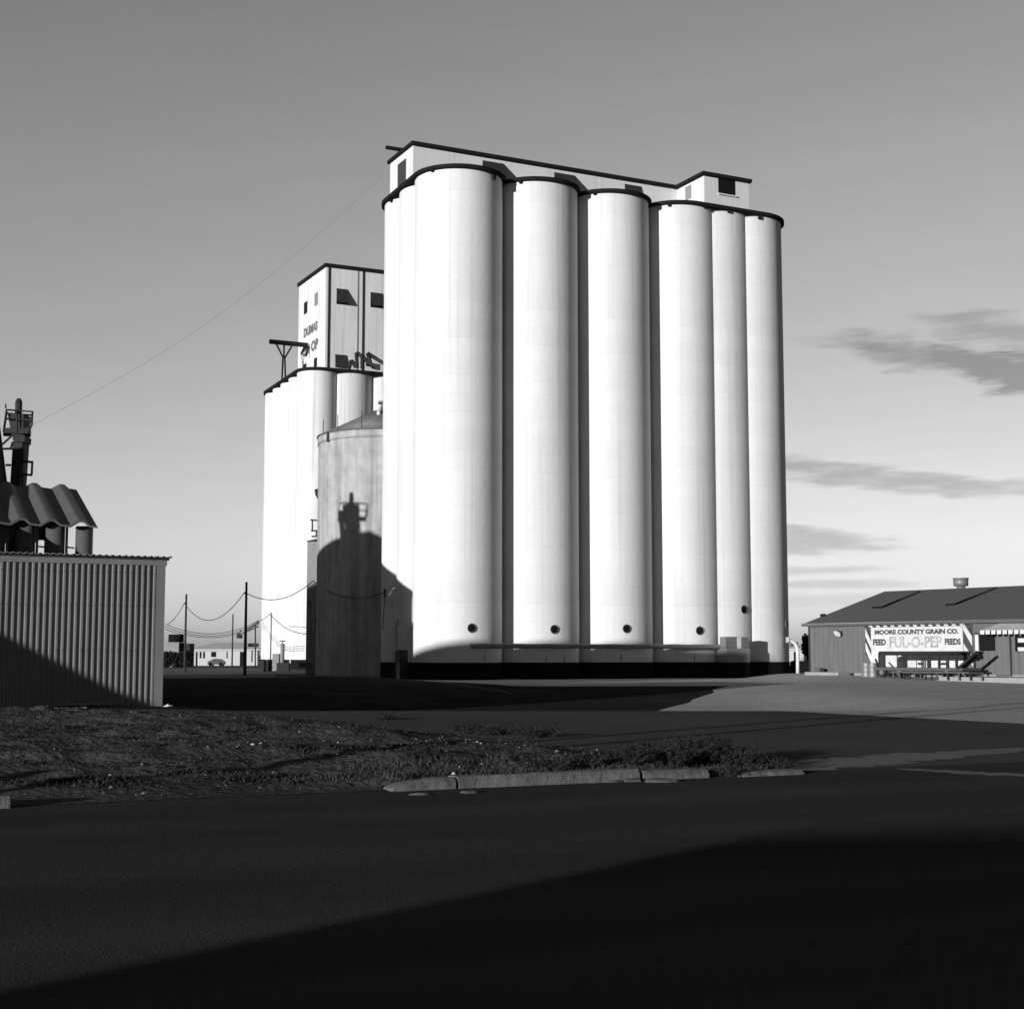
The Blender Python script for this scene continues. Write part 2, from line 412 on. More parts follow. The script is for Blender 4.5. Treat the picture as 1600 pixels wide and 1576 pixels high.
for i, c in enumerate(front+left+back):
    mb = MB(); mb.cyl(c, R, 1.12, H, 144, cap=False)
    si = mb.build('silo', 'white_concrete', elev)
    if i < 6:
        px, py = mans[i]; P = hitc(px, py, c, R); n = Vector((P.x-c[0], P.y-c[1], 0)).normalized()
        mb = MB(); mb.disc(P, n, .27, .10, 24); mh = mb.build('manhole', 'dark_opening', si)
        mb = MB(); mb.tube([P+n*.03+Vector((-n.y, n.x, 0))*.29*math.cos(t)+Vector((0, 0, 1))*.29*math.sin(t) for t in [2*PI*k/24 for k in range(25)]], .028, 6); mb.build('manhole_rim', 'louver_grey', si)
        for (px, py) in scup[i]:
            P = hitc(px, py, c, R); n = Vector((P.x-c[0], P.y-c[1], 0)).normalized()
            mb = MB(); p2 = (P.x, P.y); u2 = (-n.y, n.x); w2 = (n.x, n.y)
            mb.obox(p2, -.09, .09, -.05, .20, P.z-.1, H, u2, w2); mb.build('scupper', 'tar', si)
    elif i in (6, 7):
        px, py = ((622, 296), (613, 314))[i-6]
        P = hitc(px, py, c, R); n = Vector((P.x-c[0], P.y-c[1], 0)).normalized()
        mb = MB(); mb.obox((P.x, P.y), -.09, .09, -.05, .2, P.z-.1, H, (-n.y, n.x), (n.x, n.y)); mb.build('scupper', 'tar', si)
# faint rust hairlines / stub anchors low on the wall
for (px, py, k) in ((757, 1027, 0), (854, 1029, 1), (881, 1029, 1), (970, 1027, 2), (1085, 1028, 3)):
    P = hitc(px, py, front[k], R); n = Vector((P.x-front[k][0], P.y-front[k][1], 0)).normalized()
    mb = MB(); mb.tube([P+n*.05+Vector((0, 0, -.25)), P+n*.05+Vector((0, 0, .12)), P+n*.02+Vector((.05, 0, .22))], .022, 6); mb.build('anchor_rod', 'dark_steel', elev)
GO = C0
def afor(px, b, O=GO, u=uE, w=wE, py=300): return on_plane(px, py, fr(O, 0, b, u, w), u)[0]
# gallery house along the roof
ZG0, ZG1 = H+.25, 36.50
a0 = afor(645.5, 1.0, py=240); a1 = afor(1058, 1.0)
gal = MB(); gal.obox(GO, a0, a1+1.0, 1.0, 5.25, ZG0, ZG1, uE, wE); gal = gal.build('gallery_house', 'white_concrete', elev)
mb = MB(); mb.obox(GO, a0-.16, a1+.08, .80, 5.45, ZG1, ZG1+.25, uE, wE); mb.build('gallery_roof', 'tar', gal)
mb = MB(); mb.obox(GO, a0-1.15, a0+.6, 3.05, 3.3, ZG1+.26, ZG1+.46, uE, wE); mb.build('jib_beam', 'tar', gal)
mb = MB(); mb.obox(GO, a0-.03, a0+.05, 2.25, 3.75, ZG0+.05, ZG1-.55, uE, wE); mb.build('door', 'door_dark', gal)
def hatch(parent, O, u, w, a, b, z0, z1, wid, out=.62, name='window'):
    """dark opening with a top hung hatch swung out"""
    mb = MB(); mb.obox(O, a, a+wid, b-.02, b+.05, z0, z1, u, w); win = mb.build(name, 'dark_opening', parent)
    mb = MB(); t = .05
    p = lambda aa, bb, z: (*fr(O, aa, bb, u, w), z)
    zt = z1+.04; zb = z1-math.sqrt(max(.01, (z1-z0)**2-out**2))
    mb.hexa([p(a-.03, b-out, zb), p(a+wid+.03, b-out, zb), p(a+wid+.03, b-out+t, zb), p(a-.03, b-out+t, zb),
             p(a-.03, b-.03, zt), p(a+wid+.03, b-.03, zt), p(a+wid+.03, b-.03+t*.4, zt), p(a-.03, b-.03+t*.4, zt)])
    mb.build('hatch', 'dark_steel', win)
    return win
for (x0, x1, out) in ((754, 786, .75), (866, 897, .75), (976, 1001, .25)):
    aa = afor(x0, 1.0, py=260); bb = afor(x1, 1.0, py=260)
    hatch(gal, GO, uE, wE, aa, 1.0, ZG1-1.55, ZG1-.30, bb-aa, out)
# head house at the right end
h0 = afor(1100.5, -2.55); h1 = afor(1170, -2.55)
hh = MB(); hh.obox(GO, h0, h1, -2.55, 5.6, ZG0, ZG1+.02, uE, wE); hh = hh.build('head_house', 'white_concrete', elev)
mb = MB(); mb.obox(GO, h0-.22, h1+.18, -2.75, 5.8, ZG1+.02, ZG1+.28, uE, wE); mb.build('head_house_roof', 'tar', hh)
P0 = fr(GO, 0, -2.55, uE, wE)
s0, zt = on_plane(1122, 277.5, P0, uE); s1, _ = on_plane(1148, 282, P0, uE); _, zb = on_plane(1122, 302, P0, uE)
mb = MB(); mb.obox(GO, s0, s1, -2.58, -2.5, zb, zt, uE, wE); win = mb.build('window', 'dark_opening', hh)
mb = MB(); mb.obox(GO, s0-.04, s1+.1, -2.68, -2.58, zb-.1, zb-.002, uE, wE); mb.build('sill', 'white_paint', win)
P0 = fr(GO, h0, 0, uE, wE)
s0, zt = on_plane(1080, 290, P0, wE); s1, zt = on_plane(1071, 293, P0, wE); _, zb = on_plane(1075, 312, P0, wE)
mb = MB(); mb.obox(GO, h0-.03, h0+.05, s0, s1, zb, zt, uE, wE); mb.build('window', 'mid_block', hh)
# air duct running along the foot of the silos
bd = -3.42; P0 = fr(GO, 0, bd, uE, wE)
d0, z0_ = on_plane(736, 1008.5, P0, uE); d1, z1_ = on_plane(1137, 1010.5, P0, uE)
dz = (z0_+z1_)/2
duct = thing('air_duct', 'long horizontal air duct running along the foot of the white silos', 'duct', (*fr(GO, d0, bd, uE, wE), 0))
mb = MB(); mb.tube([(*fr(GO, d0+(d1-d0)*i/30, bd, uE, wE), dz+.012*math.sin(i*1.7)) for i in range(31)], .165, 14); mb.build('pipe', 'galvanized', duct)
mb = MB(); e = fr(GO, d1+.02, bd, uE, wE); e2 = fr(GO, d1+.3, bd, uE, wE)
mb.tube([(*fr(GO, d1-.3, bd, uE, wE), dz), (*e, dz-.06), (*fr(GO, d1+.1, bd, uE, wE), dz-.4), (*fr(GO, d1+.12, bd, uE, wE), 0)], .11, 12); mb.build('elbow', 'galvanized', duct)
for k in range(7):
    a = d0+.4+(d1-d0-.8)*k/6
    mb = MB(); mb.obox(fr(GO, a, bd, uE, wE), -.03, .03, 0, .75, dz-.03, dz+.03, uE, wE); mb.build('wall_bracket', 'dark_steel', duct)
# machinery cabinets by silos five and six
def boxpx(x0, x1, yt, yb, Y, depth, dirv=None):
    dirv = dirv or U
    P0 = tuple(atY(x0, yb, Y).xy); s, _ = on_plane(x1, yb, P0, dirv); _, zt = on_plane(x0, yt, P0, dirv); _, zb = on_plane(x0, yb, P0, dirv)
    return P0, s, zt, zb
def boxmb(x0, x1, yt, yb, Y, depth, dirv=None, mb=None, zb_=None):
    dirv = dirv or U; w = (-dirv[1], dirv[0])
    P0, s, zt, zb = boxpx(x0, x1, yt, yb, Y, depth, dirv)
    if zb_ is not None: zb = zb_
    mb = mb or MB(); mb.obox(P0, 0, s, 0, depth, zb, zt, dirv, w); return mb, P0, s, zt, zb
cab = thing('fan_cabinet', 'grey sheet metal fan cabinet with two upright boxes at the foot of the silos', 'cabinet', (*atY(1150, 1040, 102.6).xy, 0))
boxmb(1136, 1172, 1013, 1034.5, 102.6, 1.2)[0].build('base_cabinet', 'mid_block', cab)
boxmb(1136.4, 1171.8, 1034.6, 1056, 102.65, 1.2, zb_=0)[0].build('cabinet_base', 'black_paint', cab)
boxmb(1134, 1152, 994.5, 1012.8, 102.7, .7)[0].build('upright_box', 'grey_steel', cab)
boxmb(1159, 1170, 995, 1012.8, 103.2, .5)[0].build('upright_box', 'grey_steel', cab)
boxmb(1152.5, 1158, 996, 1012.8, 103.1, .3)[0].build('white_panel', 'white_paint', cab)
# meter box and boards near the light pole
m_, P0, s, zt, zb = boxmb(622, 637, 1015, 1034, 96.6, .5, zb_=0)
tag(m_.build('utility_box', 'dark_steel'), 'dark utility box standing against the elevator foot beside the slim light pole', 'box')

# ================================================================ REAR ELEVATOR
el2 = thing('grain_elevator', 'older rear grain elevator with square lettered tower, standing behind the stained concrete bin', 'grain elevator', (-22, 172, 0))
CA = (-22.6, 168.0); R2 = 2.42; H2 = 34.15
wR = (-.399, .917)
f2 = [fr(CA, 0, 0)]+[fr(CA, 3.75+4.7*k, .55) for k in range(3)]; RF = [R2, 3.15, 3.15, 3.15]
l2 = [(CA[0]+wR[0]*3.76*k, CA[1]+wR[1]*3.76*k) for k in range(1, 5)]
def hull(P):
    P = sorted(set(P)); 
    def half(Q):
        o = []
        for p in Q:
            while len(o) > 1 and (o[-1][0]-o[-2][0])*(p[1]-o[-2][1])-(o[-1][1]-o[-2][1])*(p[0]-o[-2][0]) <= 0: o.pop()
            o.append(p)
        return o
    a, b = half(P), half(P[::-1]); return a[:-1]+b[:-1]
def outline2(g):
    cs = list(zip(f2, RF))+[(c, R2) for c in l2]+[((f2[-1][0]+wR[0]*13, f2[-1][1]+wR[1]*13), 3.0)]
    return hull([(c[0]+(r_+g)*math.cos(k*PI/40), c[1]+(r_+g)*math.sin(k*PI/40)) for c, r_ in cs for k in range(80)])
for c, r_ in list(zip(f2, RF))+[(c, R2) for c in l2]:
    mb = MB(); mb.cyl(c, r_, 1.1, H2, 96, cap=False); mb.build('silo', 'old_white_concrete', el2)
mb = MB(); mb.prism(outline2(.22), H2, H2+.34); mb.build('roof_slab', 'tar', el2)
mb = MB(); mb.prism(outline2(.03), -.5, 1.1); mb.build('plinth', 'black_paint', el2)
TY = 170.0; TP = atY(511, 500, TY); TO = (TP.x-.18, TP.y)
ztop = atY(511, 417, TY).z
tw = MB(); tw.obox(TO, 0, 14, 0, 10.4, H2+.34, ztop); tower = tw.build('tower', 'old_white_concrete', el2)
mb = MB(); mb.obox(TO, -.2, 14.2, -.2, 10.6, ztop, ztop+.42); mb.build('tower_roof', 'tar', tower)
vp = fr(TO, 3.2, 2.5)
mb = MB(); mb.cyl(vp, .28, ztop+.42, ztop+.85, 12); mb.cyl(vp, .45, ztop+.85, ztop+1.02, 12); mb.build('roof_vent', 'dark_steel', tower)
P0 = TO
for (x0, x1, yt, yb) in ((526, 543, 451, 475), (579, 597.5, 457, 480), (524, 542, 554, 574)):
    s0, zt = on_plane(x0, yt, P0, U); s1, _ = on_plane(x1, yt, P0, U); _, zb = on_plane(x0, yb, P0, U)
    hatch(tower, TO, U, W, s0, 0, zb, zt, s1-s0, .7 if yb < 500 else .2)
for (x0, x1, yt, yb, m_) in ((475.5, 480.5, 470, 490, 'dark_opening'), (492, 497, 456, 477, 'louver_grey'), (491, 495.5, 558, 573.5, 'dark_opening'), (474, 479, 567, 575, 'dark_opening')):
    s0, zt = on_plane(x1, yt, P0, W); s1, _ = on_plane(x0, yt, P0, W); _, zb = on_plane((x0+x1)/2, yb, P0, W)
    mb = MB(); mb.obox(TO, -.04, .05, s0, s1, zb, zt); mb.build('window', m_, tower)
for px in (510.8+2, 566.5, 558):
    s0, _ = on_plane(px, 500, P0, U)
    mb = MB(); p = fr(TO, s0, -.08); mb.cyl(p, .075 if px != 558 else .03, H2+.34, ztop, 8); mb.build('downpipe', 'dark_steel' if px != 558 else 'louver_grey', tower)
# big faded painted letters on the left face
def tower_word(txt, xa, ya, xb, yb, hgt):
    sL, zL = on_plane(xa, ya, P0, W); sR, zR = on_plane(xb, yb, P0, W)
    zc = (zL+zR)/2
    # text runs from the far end (large s) to the near corner
    O2 = (TO[0]+W[0]*sL, TO[1]+W[1]*sL)
    lettering('lettering', txt, O2, (-W[0], -W[1]), (-U[0], -U[1]), 0, sL-sR, zc-hgt/2, zc+hgt/2, 'faded_letter', tower, .05, .05)
tower_word('DUMAS', 475, 521, 496.5, 508, 1.15)
tower_word('CO OP', 472.5, 548, 497.5, 538, 1.35)
# roof steelwork: braced frames right of the tower window and the beam on trestle at the left
fm = thing('roof_frame', 'dark braced steel frames standing on the rear elevator roof by the tower', 'frame', (*f2[1], H2+.34))
Yf = 166.6
for pts in ([(545, 576), (549, 563), (556, 574)], [(558, 575), (557, 551), (566, 557), (566, 576)], [(574, 552), (581, 573), (594, 576)], [(574, 552), (600, 568)], [(566, 556), (578, 570)], [(572, 569), (594, 572)]):
    mb = MB()
    for i in range(len(pts)-1): mb.bar(atY(*pts[i], Yf), atY(*pts[i+1], Yf), .32)
    mb.build('brace', 'dark_steel', fm)
fm2 = thing('roof_hoist', 'dark hoist beam on a forked trestle at the left edge of the rear roof', 'hoist', (*atY(443, 595, 175).xy, H2+.34))
Yh = 175.0
mb = MB(); mb.bar(atY(421, 533.5, Yh-1), atY(482, 539.5, Yh+1), .42); mb.build('beam', 'tar', fm2)
for a, b in (((431, 536), (443, 560)), ((444, 537), (443.5, 560)), ((457, 539), (444.5, 560)), ((442, 560), (440.5, 597)), ((445, 560), (446, 594)), ((482, 541), (478, 557))):
    mb = MB(); mb.bar(atY(*a, Yh), atY(*b, Yh), .15); mb.build('strut', 'tar', fm2)

# ================================================================ STAINED CONCRETE BIN
BC = (-10.27, 120.0); BR = 5.7; BH = 19.35
bn = thing('concrete_bin', 'weather stained round concrete bin with conical roof beside the white elevator', 'grain bin', (*BC, 0))
mb = MB(); mb.cyl(BC, BR, -.3, BH-.62, 128, cap=False); mb.build('bin_wall', 'stained_concrete', bn)
mb = MB(); mb.cyl(BC, BR+.07, BH-.62, BH, 128, cap=True); mb.build('top_ring', 'stained_concrete', bn)
mb = MB(); mb.cyl(BC, BR+.16, BH, BH+.09, 96); mb.cyl(BC, BR+.12, BH+.09, 22.0, 64, r2=.6); mb.build('conical_roof', 'galvanized_roof', bn)
mb = MB(); mb.cyl(BC, .62, 21.7, 22.35, 20); mb.cyl(BC, .85, 22.35, 22.5, 20); mb.build('roof_cap', 'galvanized', bn)
P = atY(592, 641, 117.6); mb = MB(); mb.cyl((P.x, P.y), .17, P.z-.8, P.z-.05, 12); mb.cyl((P.x, P.y), .3, P.z-.05, P.z+.28, 12); mb.build('roof_vent', 'white_paint', bn)
for px, yt in ((505, 656), (527.5, 648), (565, 642)):
    P = hitc(px, 680, BC, BR); mb = MB(); zt = EYE+ray(px, yt).z/ray(px, yt).y*P.y; mb.cyl((P.x, P.y), .03, BH, zt, 6); mb.build('rod', 'dark_steel', bn)
P = hitc(513, 676, BC, BR+.07)
mb = MB(); mb.obox((P.x, P.y), -.08, .08, -.15, .15, BH-.7, BH+.1); mb.build('bracket', 'dark_steel', bn)
# steel leg casing and platform left of the bin
lg = thing('casing_tower', 'tall grey steel casing tower rising against the left side of the stained bin', 'bucket elevator', (*atY(486, 1040, 124).xy, 0))
m_, P0, s, zt, zb = boxmb(477.5, 499, 846, 1040, 124.0, 1.3, (1, 0), zb_=0); m_.build('casing', 'grey_steel', lg)
mb = MB(); zt1 = zt; mb.hexa([(P0[0]-.05, P0[1]-.05, zt+.003), (P0[0]+s, P0[1]-.05, zt+.003), (P0[0]+s, P0[1]+1.35, zt+.003), (P0[0]-.05, P0[1]+1.35, zt+.003), (P0[0]-.05, P0[1]-.05, zt+.06), (P0[0]+s, P0[1]-.05, zt+.32), (P0[0]+s, P0[1]+1.35, zt+.32), (P0[0]-.05, P0[1]+1.35, zt+.06)]); mb.build('casing_cap', 'dark_steel', lg)
for a, b in (((485, 812), (497, 813)), ((488, 812), (488, 828)), ((497, 813), (498, 843)), ((486, 829), (499, 829)), ((495, 829), (494, 837)), ((487, 838), (498, 838))):
    mb = MB(); mb.bar(atY(*a, 124), atY(*b, 124), .09); mb.build('railing_bar', 'dark_steel', lg)
mb = MB(); mb.bar(atY(493, 770, 124), atY(499, 770, 124), .35); mb.bar(atY(495, 764, 124), atY(499, 778, 124), .3); mb.build('bracket', 'dark_steel', lg)
m_, P0, s, zt, zb = boxmb(479, 493, 995, 1034, 122.5, 1.1, (1, 0), zb_=0); m_.build('lower_housing', 'mid_block', lg)
m_ = MB(); m_.bar(atY(483, 938, 122.6), atY(493, 965, 122.6), .22); m_.bar(atY(493, 965, 122.6), atY(491, 985, 122.6), .18); m_.build('spout', 'grey_steel', lg)
tag(boxmb(467, 485, 1035, 1043, 120, 1.2, (1, 0))[0].build('pallet_stack', 'concrete_kerb'), 'pale flat slab stack lying at the foot of the steel leg casing', 'slabs')

# ================================================================ CORRUGATED SHED (left)
SO = tuple(on_ground(252, 1102.5).xy)
shed = thing('metal_shed', 'ribbed galvanized metal shed filling the left edge, lower wall in shadow', 'shed', (*SO, 0))
ztop = on_plane(261, 884, SO, U)[1]
LEN = 26.0; DEP = 8.0; per = .186
mb = MB(); vs = []; fs = []
prof = []
a = -.26
while a > -LEN:
    prof += [(a, 0), (a-.022, -.055), (a-.075, -.055), (a-.097, 0)]; a -= per
prof.append((-LEN, 0))
n = len(prof); nz = 6
for j in range(nz+1):
    for (pa, pb) in prof: vs.append((*fr(SO, pa, pb), -.05+(ztop+.05)*j/nz))
for j in range(nz):
    for i in range(n-1): fs.append((j*n+i, j*n+n+i, j*n+n+i+1, j*n+i+1))
mb.add(vs, fs); mb.build('front_wall', 'galvanized', shed)
mb = MB(); mb.obox(SO, -.26, .02, -.055, .05, -.05, ztop); mb.build('corner_trim', 'galvanized', shed)
fw = MB(); rd = random.Random(3)
for zz_ in (.35, 1.75, 3.15, ztop-.25):
    a = -.26-.048
    while a > -9: 
        p = fr(SO, a, -.055); o = rd.uniform(-.008, .008)
        fw.obox(p, -.013, .013, -.010, .002, zz_-.013+o, zz_+.013+o); a -= .186
scr = fw.build('screws', 'dark_steel', shed); scr['kind'] = 'stuff'
mb = MB(); vs = []; fs = []; prof = []; b = .05
while b < DEP: prof += [(b, 0), (b+.022, .035), (b+.092, .035), (b+.114, 0)]; b += per
n = len(prof)
for z in (-.05, ztop): vs += [(*fr(SO, pa, pb), z) for pb, pa in prof]
fs = [(i, i+1, n+i+1, n+i) for i in range(n-1)]
mb.add(vs, fs); mb.build('end_wall', 'galvanized', shed)
mb = MB(); mb.obox(SO, -LEN, .06, -.075, .0, ztop, ztop+.17); mb.build('eave_trim', 'galvanized', shed)
mb = MB(); mb.obox(SO, -LEN-.05, .14, -.03, .06, ztop+.17, ztop+.25); mb.build('fascia', 'dark_steel', shed)
mb = MB(); vs = []; k = 0; a = .2; pr = []
while a > -LEN-.2: pr += [(a, 0), (a-.03, .035), (a-.07, .035), (a-.1, 0)]; a -= .2
n = len(pr)
for (bb, zz) in ((-.14, ztop+.25), (DEP*.5, ztop+.32), (DEP+.15, ztop+.25)):
    vs += [(*fr(SO, pa, bb), zz+dz_) for pa, dz_ in pr]
fs = [(j*n+i, j*n+i+1, j*n+n+i+1, j*n+n+i) for j in (0, 1) for i in range(n-1)]
mb.add(vs, fs); ro = mb.build('roof', 'galvanized', shed)
ro.modifiers.new('t', 'SOLIDIFY').thickness = .02
# pipes lying at the wall
for i, (x0, y0, x1, y1, r_) in enumerate(((-40, 1101, 190, 1099, .045), (-40, 1108, 135, 1107, .05))):
    p, q = on_ground(x0, y0, .1), on_ground(x1, y1, .1); p.z += .0; mb = MB(); mb.tube([p, p.lerp(q, .5)+Vector((0, 0, -.03)), q], r_, 8)
    tag(mb.build('steel_pipe', 'galvanized'), ('long thin pipe lying closest against the foot of the ribbed shed wall', 'shorter pipe lying on the dirt, the nearer of two before the ribbed shed')[i], 'pipe')
# ================================================================ SCALLOPED ROOF BIN ROW behind the shed
YB = 77.5
BP = atY(151, 822, YB); BO = (BP.x, BP.y); ze = BP.z+.02
br_ = thing('bin_row', 'row of narrow dark steel bins under a wavy scalloped roof behind the ribbed shed', 'grain bins', (*BO, 0))
per = 1.50
def wave(a):
    t = 1-((a+.12)/per) % 1.0          # runs left to right: rise, flat crest, fall, shallow valley
    if t < .30: k = t/.30
    elif t < .44: k = 1-.04*(t-.30)/.14
    elif t < .62: k = .96-.72*(t-.44)/.18
    else: k = .24*(1-(t-.62)/.38)
    return .30*k
mb = MB(); NA = 25*9; aa = [-(per*9)*i/NA for i in range(NA+1)]; rows = []
secs = [(-.25, ze-.05), (0, ze), (6.7, ze+2.62), (7.0, ze+2.62), (13.7, ze)]
vs = []
for (bb, zz) in secs: vs += [(*fr(BO, a, bb), zz+wave(-a)-.12) for a in aa]
n = NA+1
fs = [(j*n+i, j*n+i+1, j*n+n+i+1, j*n+n+i) for j in range(len(secs)-1) for i in range(NA)]
mb.add(vs, fs, False); ro = mb.build('scalloped_roof', 'galvanized_roof', br_)
so = ro.modifiers.new('t', 'SOLIDIFY'); so.thickness = .10; so.offset = -1
for k in range(9):
    ac = -(.52+per*k)
    c = fr(BO, ac, .6); mb = MB(); mb.cyl(c, .50 if k else .45, 0, ze-.02, 28); mb.build('bin', 'dark_steel' if 0 else 'galvanized_roof', br_)
    c = fr(BO, ac-.93, .45); mb = MB(); mb.cyl(c, .07, 0, ze+.05, 10)
    mb.build('drop_pipe', 'galvanized', br_)
    mb = MB(); p = fr(BO, ac-.55, .3); q = fr(BO, ac-.93, .45); mb.bar((*p, ze-1.2), (*q, ze-1.15), .06); mb.build('pipe_bracket', 'dark_steel', br_)
for k in (0, 3, 6, 8):
    c = fr(BO, -.52-per*k, 12.6); mb = MB(); mb.cyl(c, .3, 0, ze, 12); mb.build('rear_post', 'dark_steel', br_)
# ================================================================ GRAIN LEG with platform
LY = 90.3
leg = thing('bucket_elevator', 'dark steel grain leg with railed platform and rounded head above the scalloped roof', 'bucket elevator', (*atY(28, 1040, LY).xy, 0))
c = lambda px, py, Y=LY: atY(px, py, Y)
def v2(px, py, Y=LY): return tuple(c(px, py, Y).xy)
zz = lambda py, px=25, Y=LY: c(px, py, Y).z
def slant(x0, x1, yt, x2, x3, yb, dep, m_, nm, Y=LY):
    a, b_, d, e_ = c(x2, yb, Y), c(x3, yb, Y), c(x1, yt, Y), c(x0, yt, Y)
    D = Vector((0, dep, 0)); mb = MB(); mb.hexa([a, b_, b_+D, a+D, e_, d, d+D, e_+D]); return mb.build(nm, m_, leg)
slant(20, 36, 690, 14.5, 30, 775, 1.2, 'dark_steel', 'trunk')
mb = MB(); p = c(22, 775); mb.obox((p.x, p.y), -.32, .32, 0, 1.2, 0, p.z, (1, 0), (0, 1)); mb.build('lower_trunk', 'dark_steel', leg)
slant(19, 39, 681, 21, 38, 691, 1.25, 'dark_steel', 'collar')
slant(12, 37, 646, 18, 36, 681, 1.3, 'dark_steel', 'head')
mb = MB(); p = v2(29, 640, LY+.5); mb.cyl(p, .215, zz(650), zz(628, 29, LY+.5), 16); mb.cyl(p, .215, zz(628, 29, LY+.5), zz(622.5, 29, LY+.5), 16, r2=.12); mb.build('motor_cap', 'dark_steel', leg)
pl = MB(); A = v2(5, 676, LY-.2); B_ = v2(47, 677, LY-.2)
pl.hexa([(*A, zz(677)), (*B_, zz(678)), (B_[0]-.40, B_[1]+1.4, zz(678)), (A[0]-.45, A[1]+1.4, zz(677)), (*A, zz(669)), (*B_, zz(669)), (B_[0]-.40, B_[1]+1.4, zz(669)), (A[0]-.45, A[1]+1.4, zz(669))])
plat = pl.build('platform', 'dark_steel', leg)
ra = MB(); q = lambda px, py, d=0: c(px, py, LY-.2)+Vector((-.28*d, d*.85, 0))
for a, b_ in ((q(10, 640), q(51, 643)), (q(7, 654), q(49, 656)), (q(10, 640), q(5, 675)), (q(26, 641), q(27, 676)), (q(51, 643), q(44, 677)), (q(51, 643), q(50, 664)), (q(50, 664), q(44, 677)), (q(10, 640, 1.6), q(51, 643, 1.6)), (q(10, 640), q(10, 640, 1.6)), (q(51, 643), q(51, 643, 1.6)), (q(10, 640, 1.6), q(5, 675, 1.6))):
    ra.bar(a, b_, .075)
ra.build('railing', 'dark_steel', plat)
mb = MB(); mb.bar(c(35.5, 690, LY-.1), c(34.5, 790, LY-.1), .09); mb.bar(c(31.5, 745), c(35.5, 745), .09); mb.build('ladder_rail', 'dark_steel', leg)
mb = MB()
for a, b_ in (((35, 720.5), (51, 722)), ((50.5, 720), (49.5, 742)), ((33, 741), (50, 742))): mb.bar(c(*a, LY-.1), c(*b_, LY-.1), .10)
mb.build('cage_loop', 'dark_steel', leg)
for a, b_ in (((5, 701), (20, 701)), ((9, 726.5), (17, 726.5)), ((4, 694), (18, 681)), ((16, 702), (20, 690))):
    mb = MB(); mb.bar(c(*a), c(*b_), .10); mb.build('tie_bar', 'dark_steel', leg)
mb = MB(); mb.tube([c(-9, 655, LY+.3), c(6, 775, LY+.3), c(9, 830, LY+.3)], .30, 14); mb.build('spout', 'galvanized_roof', leg)
mb = MB(); mb.bar(c(9, 631, LY+1), c(9, 638, LY+1), .07); mb.build('lamp_rod', 'dark_steel', leg)
# guy wire from the leg up to the gallery
mb = MB(); A = c(50, 664); B_ = atY(608, 266, 101); mb.tube([A.lerp(B_, i/24)-Vector((0, 0, 1.6*math.sin(PI*i/24))) for i in range(25)], .008, 4)
tag(mb.build('guy_wire', 'grey_steel'), 'very thin guy wire rising from the railed grain leg to the gallery house', 'cable')

# ================================================================ FEED STORE
FP = atY(1265, 1050, 100.0); FO = (FP.x, FP.y); fd = (.616, -.788); fn = (.788, .616)
FB = .2
store = thing('feed_store', 'long low dark sided feed store with shingled hip roof at the right edge', 'building', (*FO, FB))
def sp(px, py): return on_plane(px, py, FO, fd)
zev = sp(1265, 975.5)[1]; FL = 26.0; FW = 16.6
mb = MB(); vs = []; a = 0
mb.obox(FO, 0, FL, 0, FW, FB-.3, zev-.02, fd, fn); wallo = mb.build('wall', 'red_siding', store)
mb = MB(); s = .0
while s < 17:                                        # board battens
    mb.obox(FO, s+.02, s+.055, -.022, 0, FB, zev-.1, fd, fn); s += .41
mb.build('battens', 'red_siding', wallo)
ov = .35; zr = zev+2.48
P = lambda s, b, z: (*fr(FO, s, b, fd, fn), z)
mb = MB(); e0 = (-ov, -ov); 
R0 = P(-ov, -ov, zev); R1 = P(FL+ov, -ov, zev); R2_ = P(FL+ov, FW+ov, zev); R3 = P(-ov, FW+ov, zev)
K0 = P(0.0, FW/2, zr); K1 = P(FL-8, FW/2, zr)
D = Vector((0, 0, -.13))
top = [R0, R1, R2_, R3, K0, K1]
mb.add(top, [(0, 1, 5, 4), (1, 2, 5), (2, 3, 4, 5), (3, 0, 4)])
mb.add([tuple(Vector(p)+D) for p in (R0, R1, R2_, R3)]+[R0, R1, R2_, R3], [(3, 2, 1, 0), (0, 1, 5, 4), (1, 2, 6, 5), (2, 3, 7, 6), (3, 0, 4, 7)])
roof = mb.build('roof', 'shingle_roof', store)
for (sa, sb) in ((-.02, .12), (9.2, 9.3), (17.0, 17.12)):
    mb = MB(); mb.obox(FO, sa, sb, -.035, .0, FB, zev-.05, fd, fn); mb.build('corner_board', 'dark_wood', wallo)
mb = MB(); mb.obox(FO, 0, 17, -.03, .0, FB-.1, FB+.22, fd, fn); mb.build('skirting', 'concrete_pad', wallo)
def roofpt(px, py, lift=.0):
    # plane of the front roof slope
    A = Vector(R0); n = (Vector(R1)-A).cross(Vector(K0)-A).normalized(); r = ray(px, py); o = Vector((0, 0, EYE))
    k = (A-o).dot(n)/r.dot(n); return o+r*k+Vector((0, 0, lift))
for pts in ([(1363, 950), (1377, 950), (1437, 925)], [(1478, 946), (1492, 945), (1557, 919)]):
    mb = MB()
    for i in range(len(pts)-1): mb.bar(roofpt(*pts[i], .02), roofpt(*pts[i+1], .02), .13)
    mb.build('roof_curb', 'tar', roof)
A = roofpt(1501, 918); A = Vector(P(*ab(FO, A.x, A.y, fd, fn), zr))
cpx = (A.x, A.y); z0 = sp(1501, 918)[1]
vA = atY(1501.5, 918, 102.5)
mb = MB(); mb.cyl((vA.x, vA.y), .30, vA.z-.5, vA.z+.12, 16); mb.cyl((vA.x, vA.y), .50, vA.z+.12, vA.z+.6, 20, r2=.52); mb.cyl((vA.x, vA.y), .54, vA.z+.6, vA.z+.68, 20); mb.build('roof_vent', 'galvanized', roof)
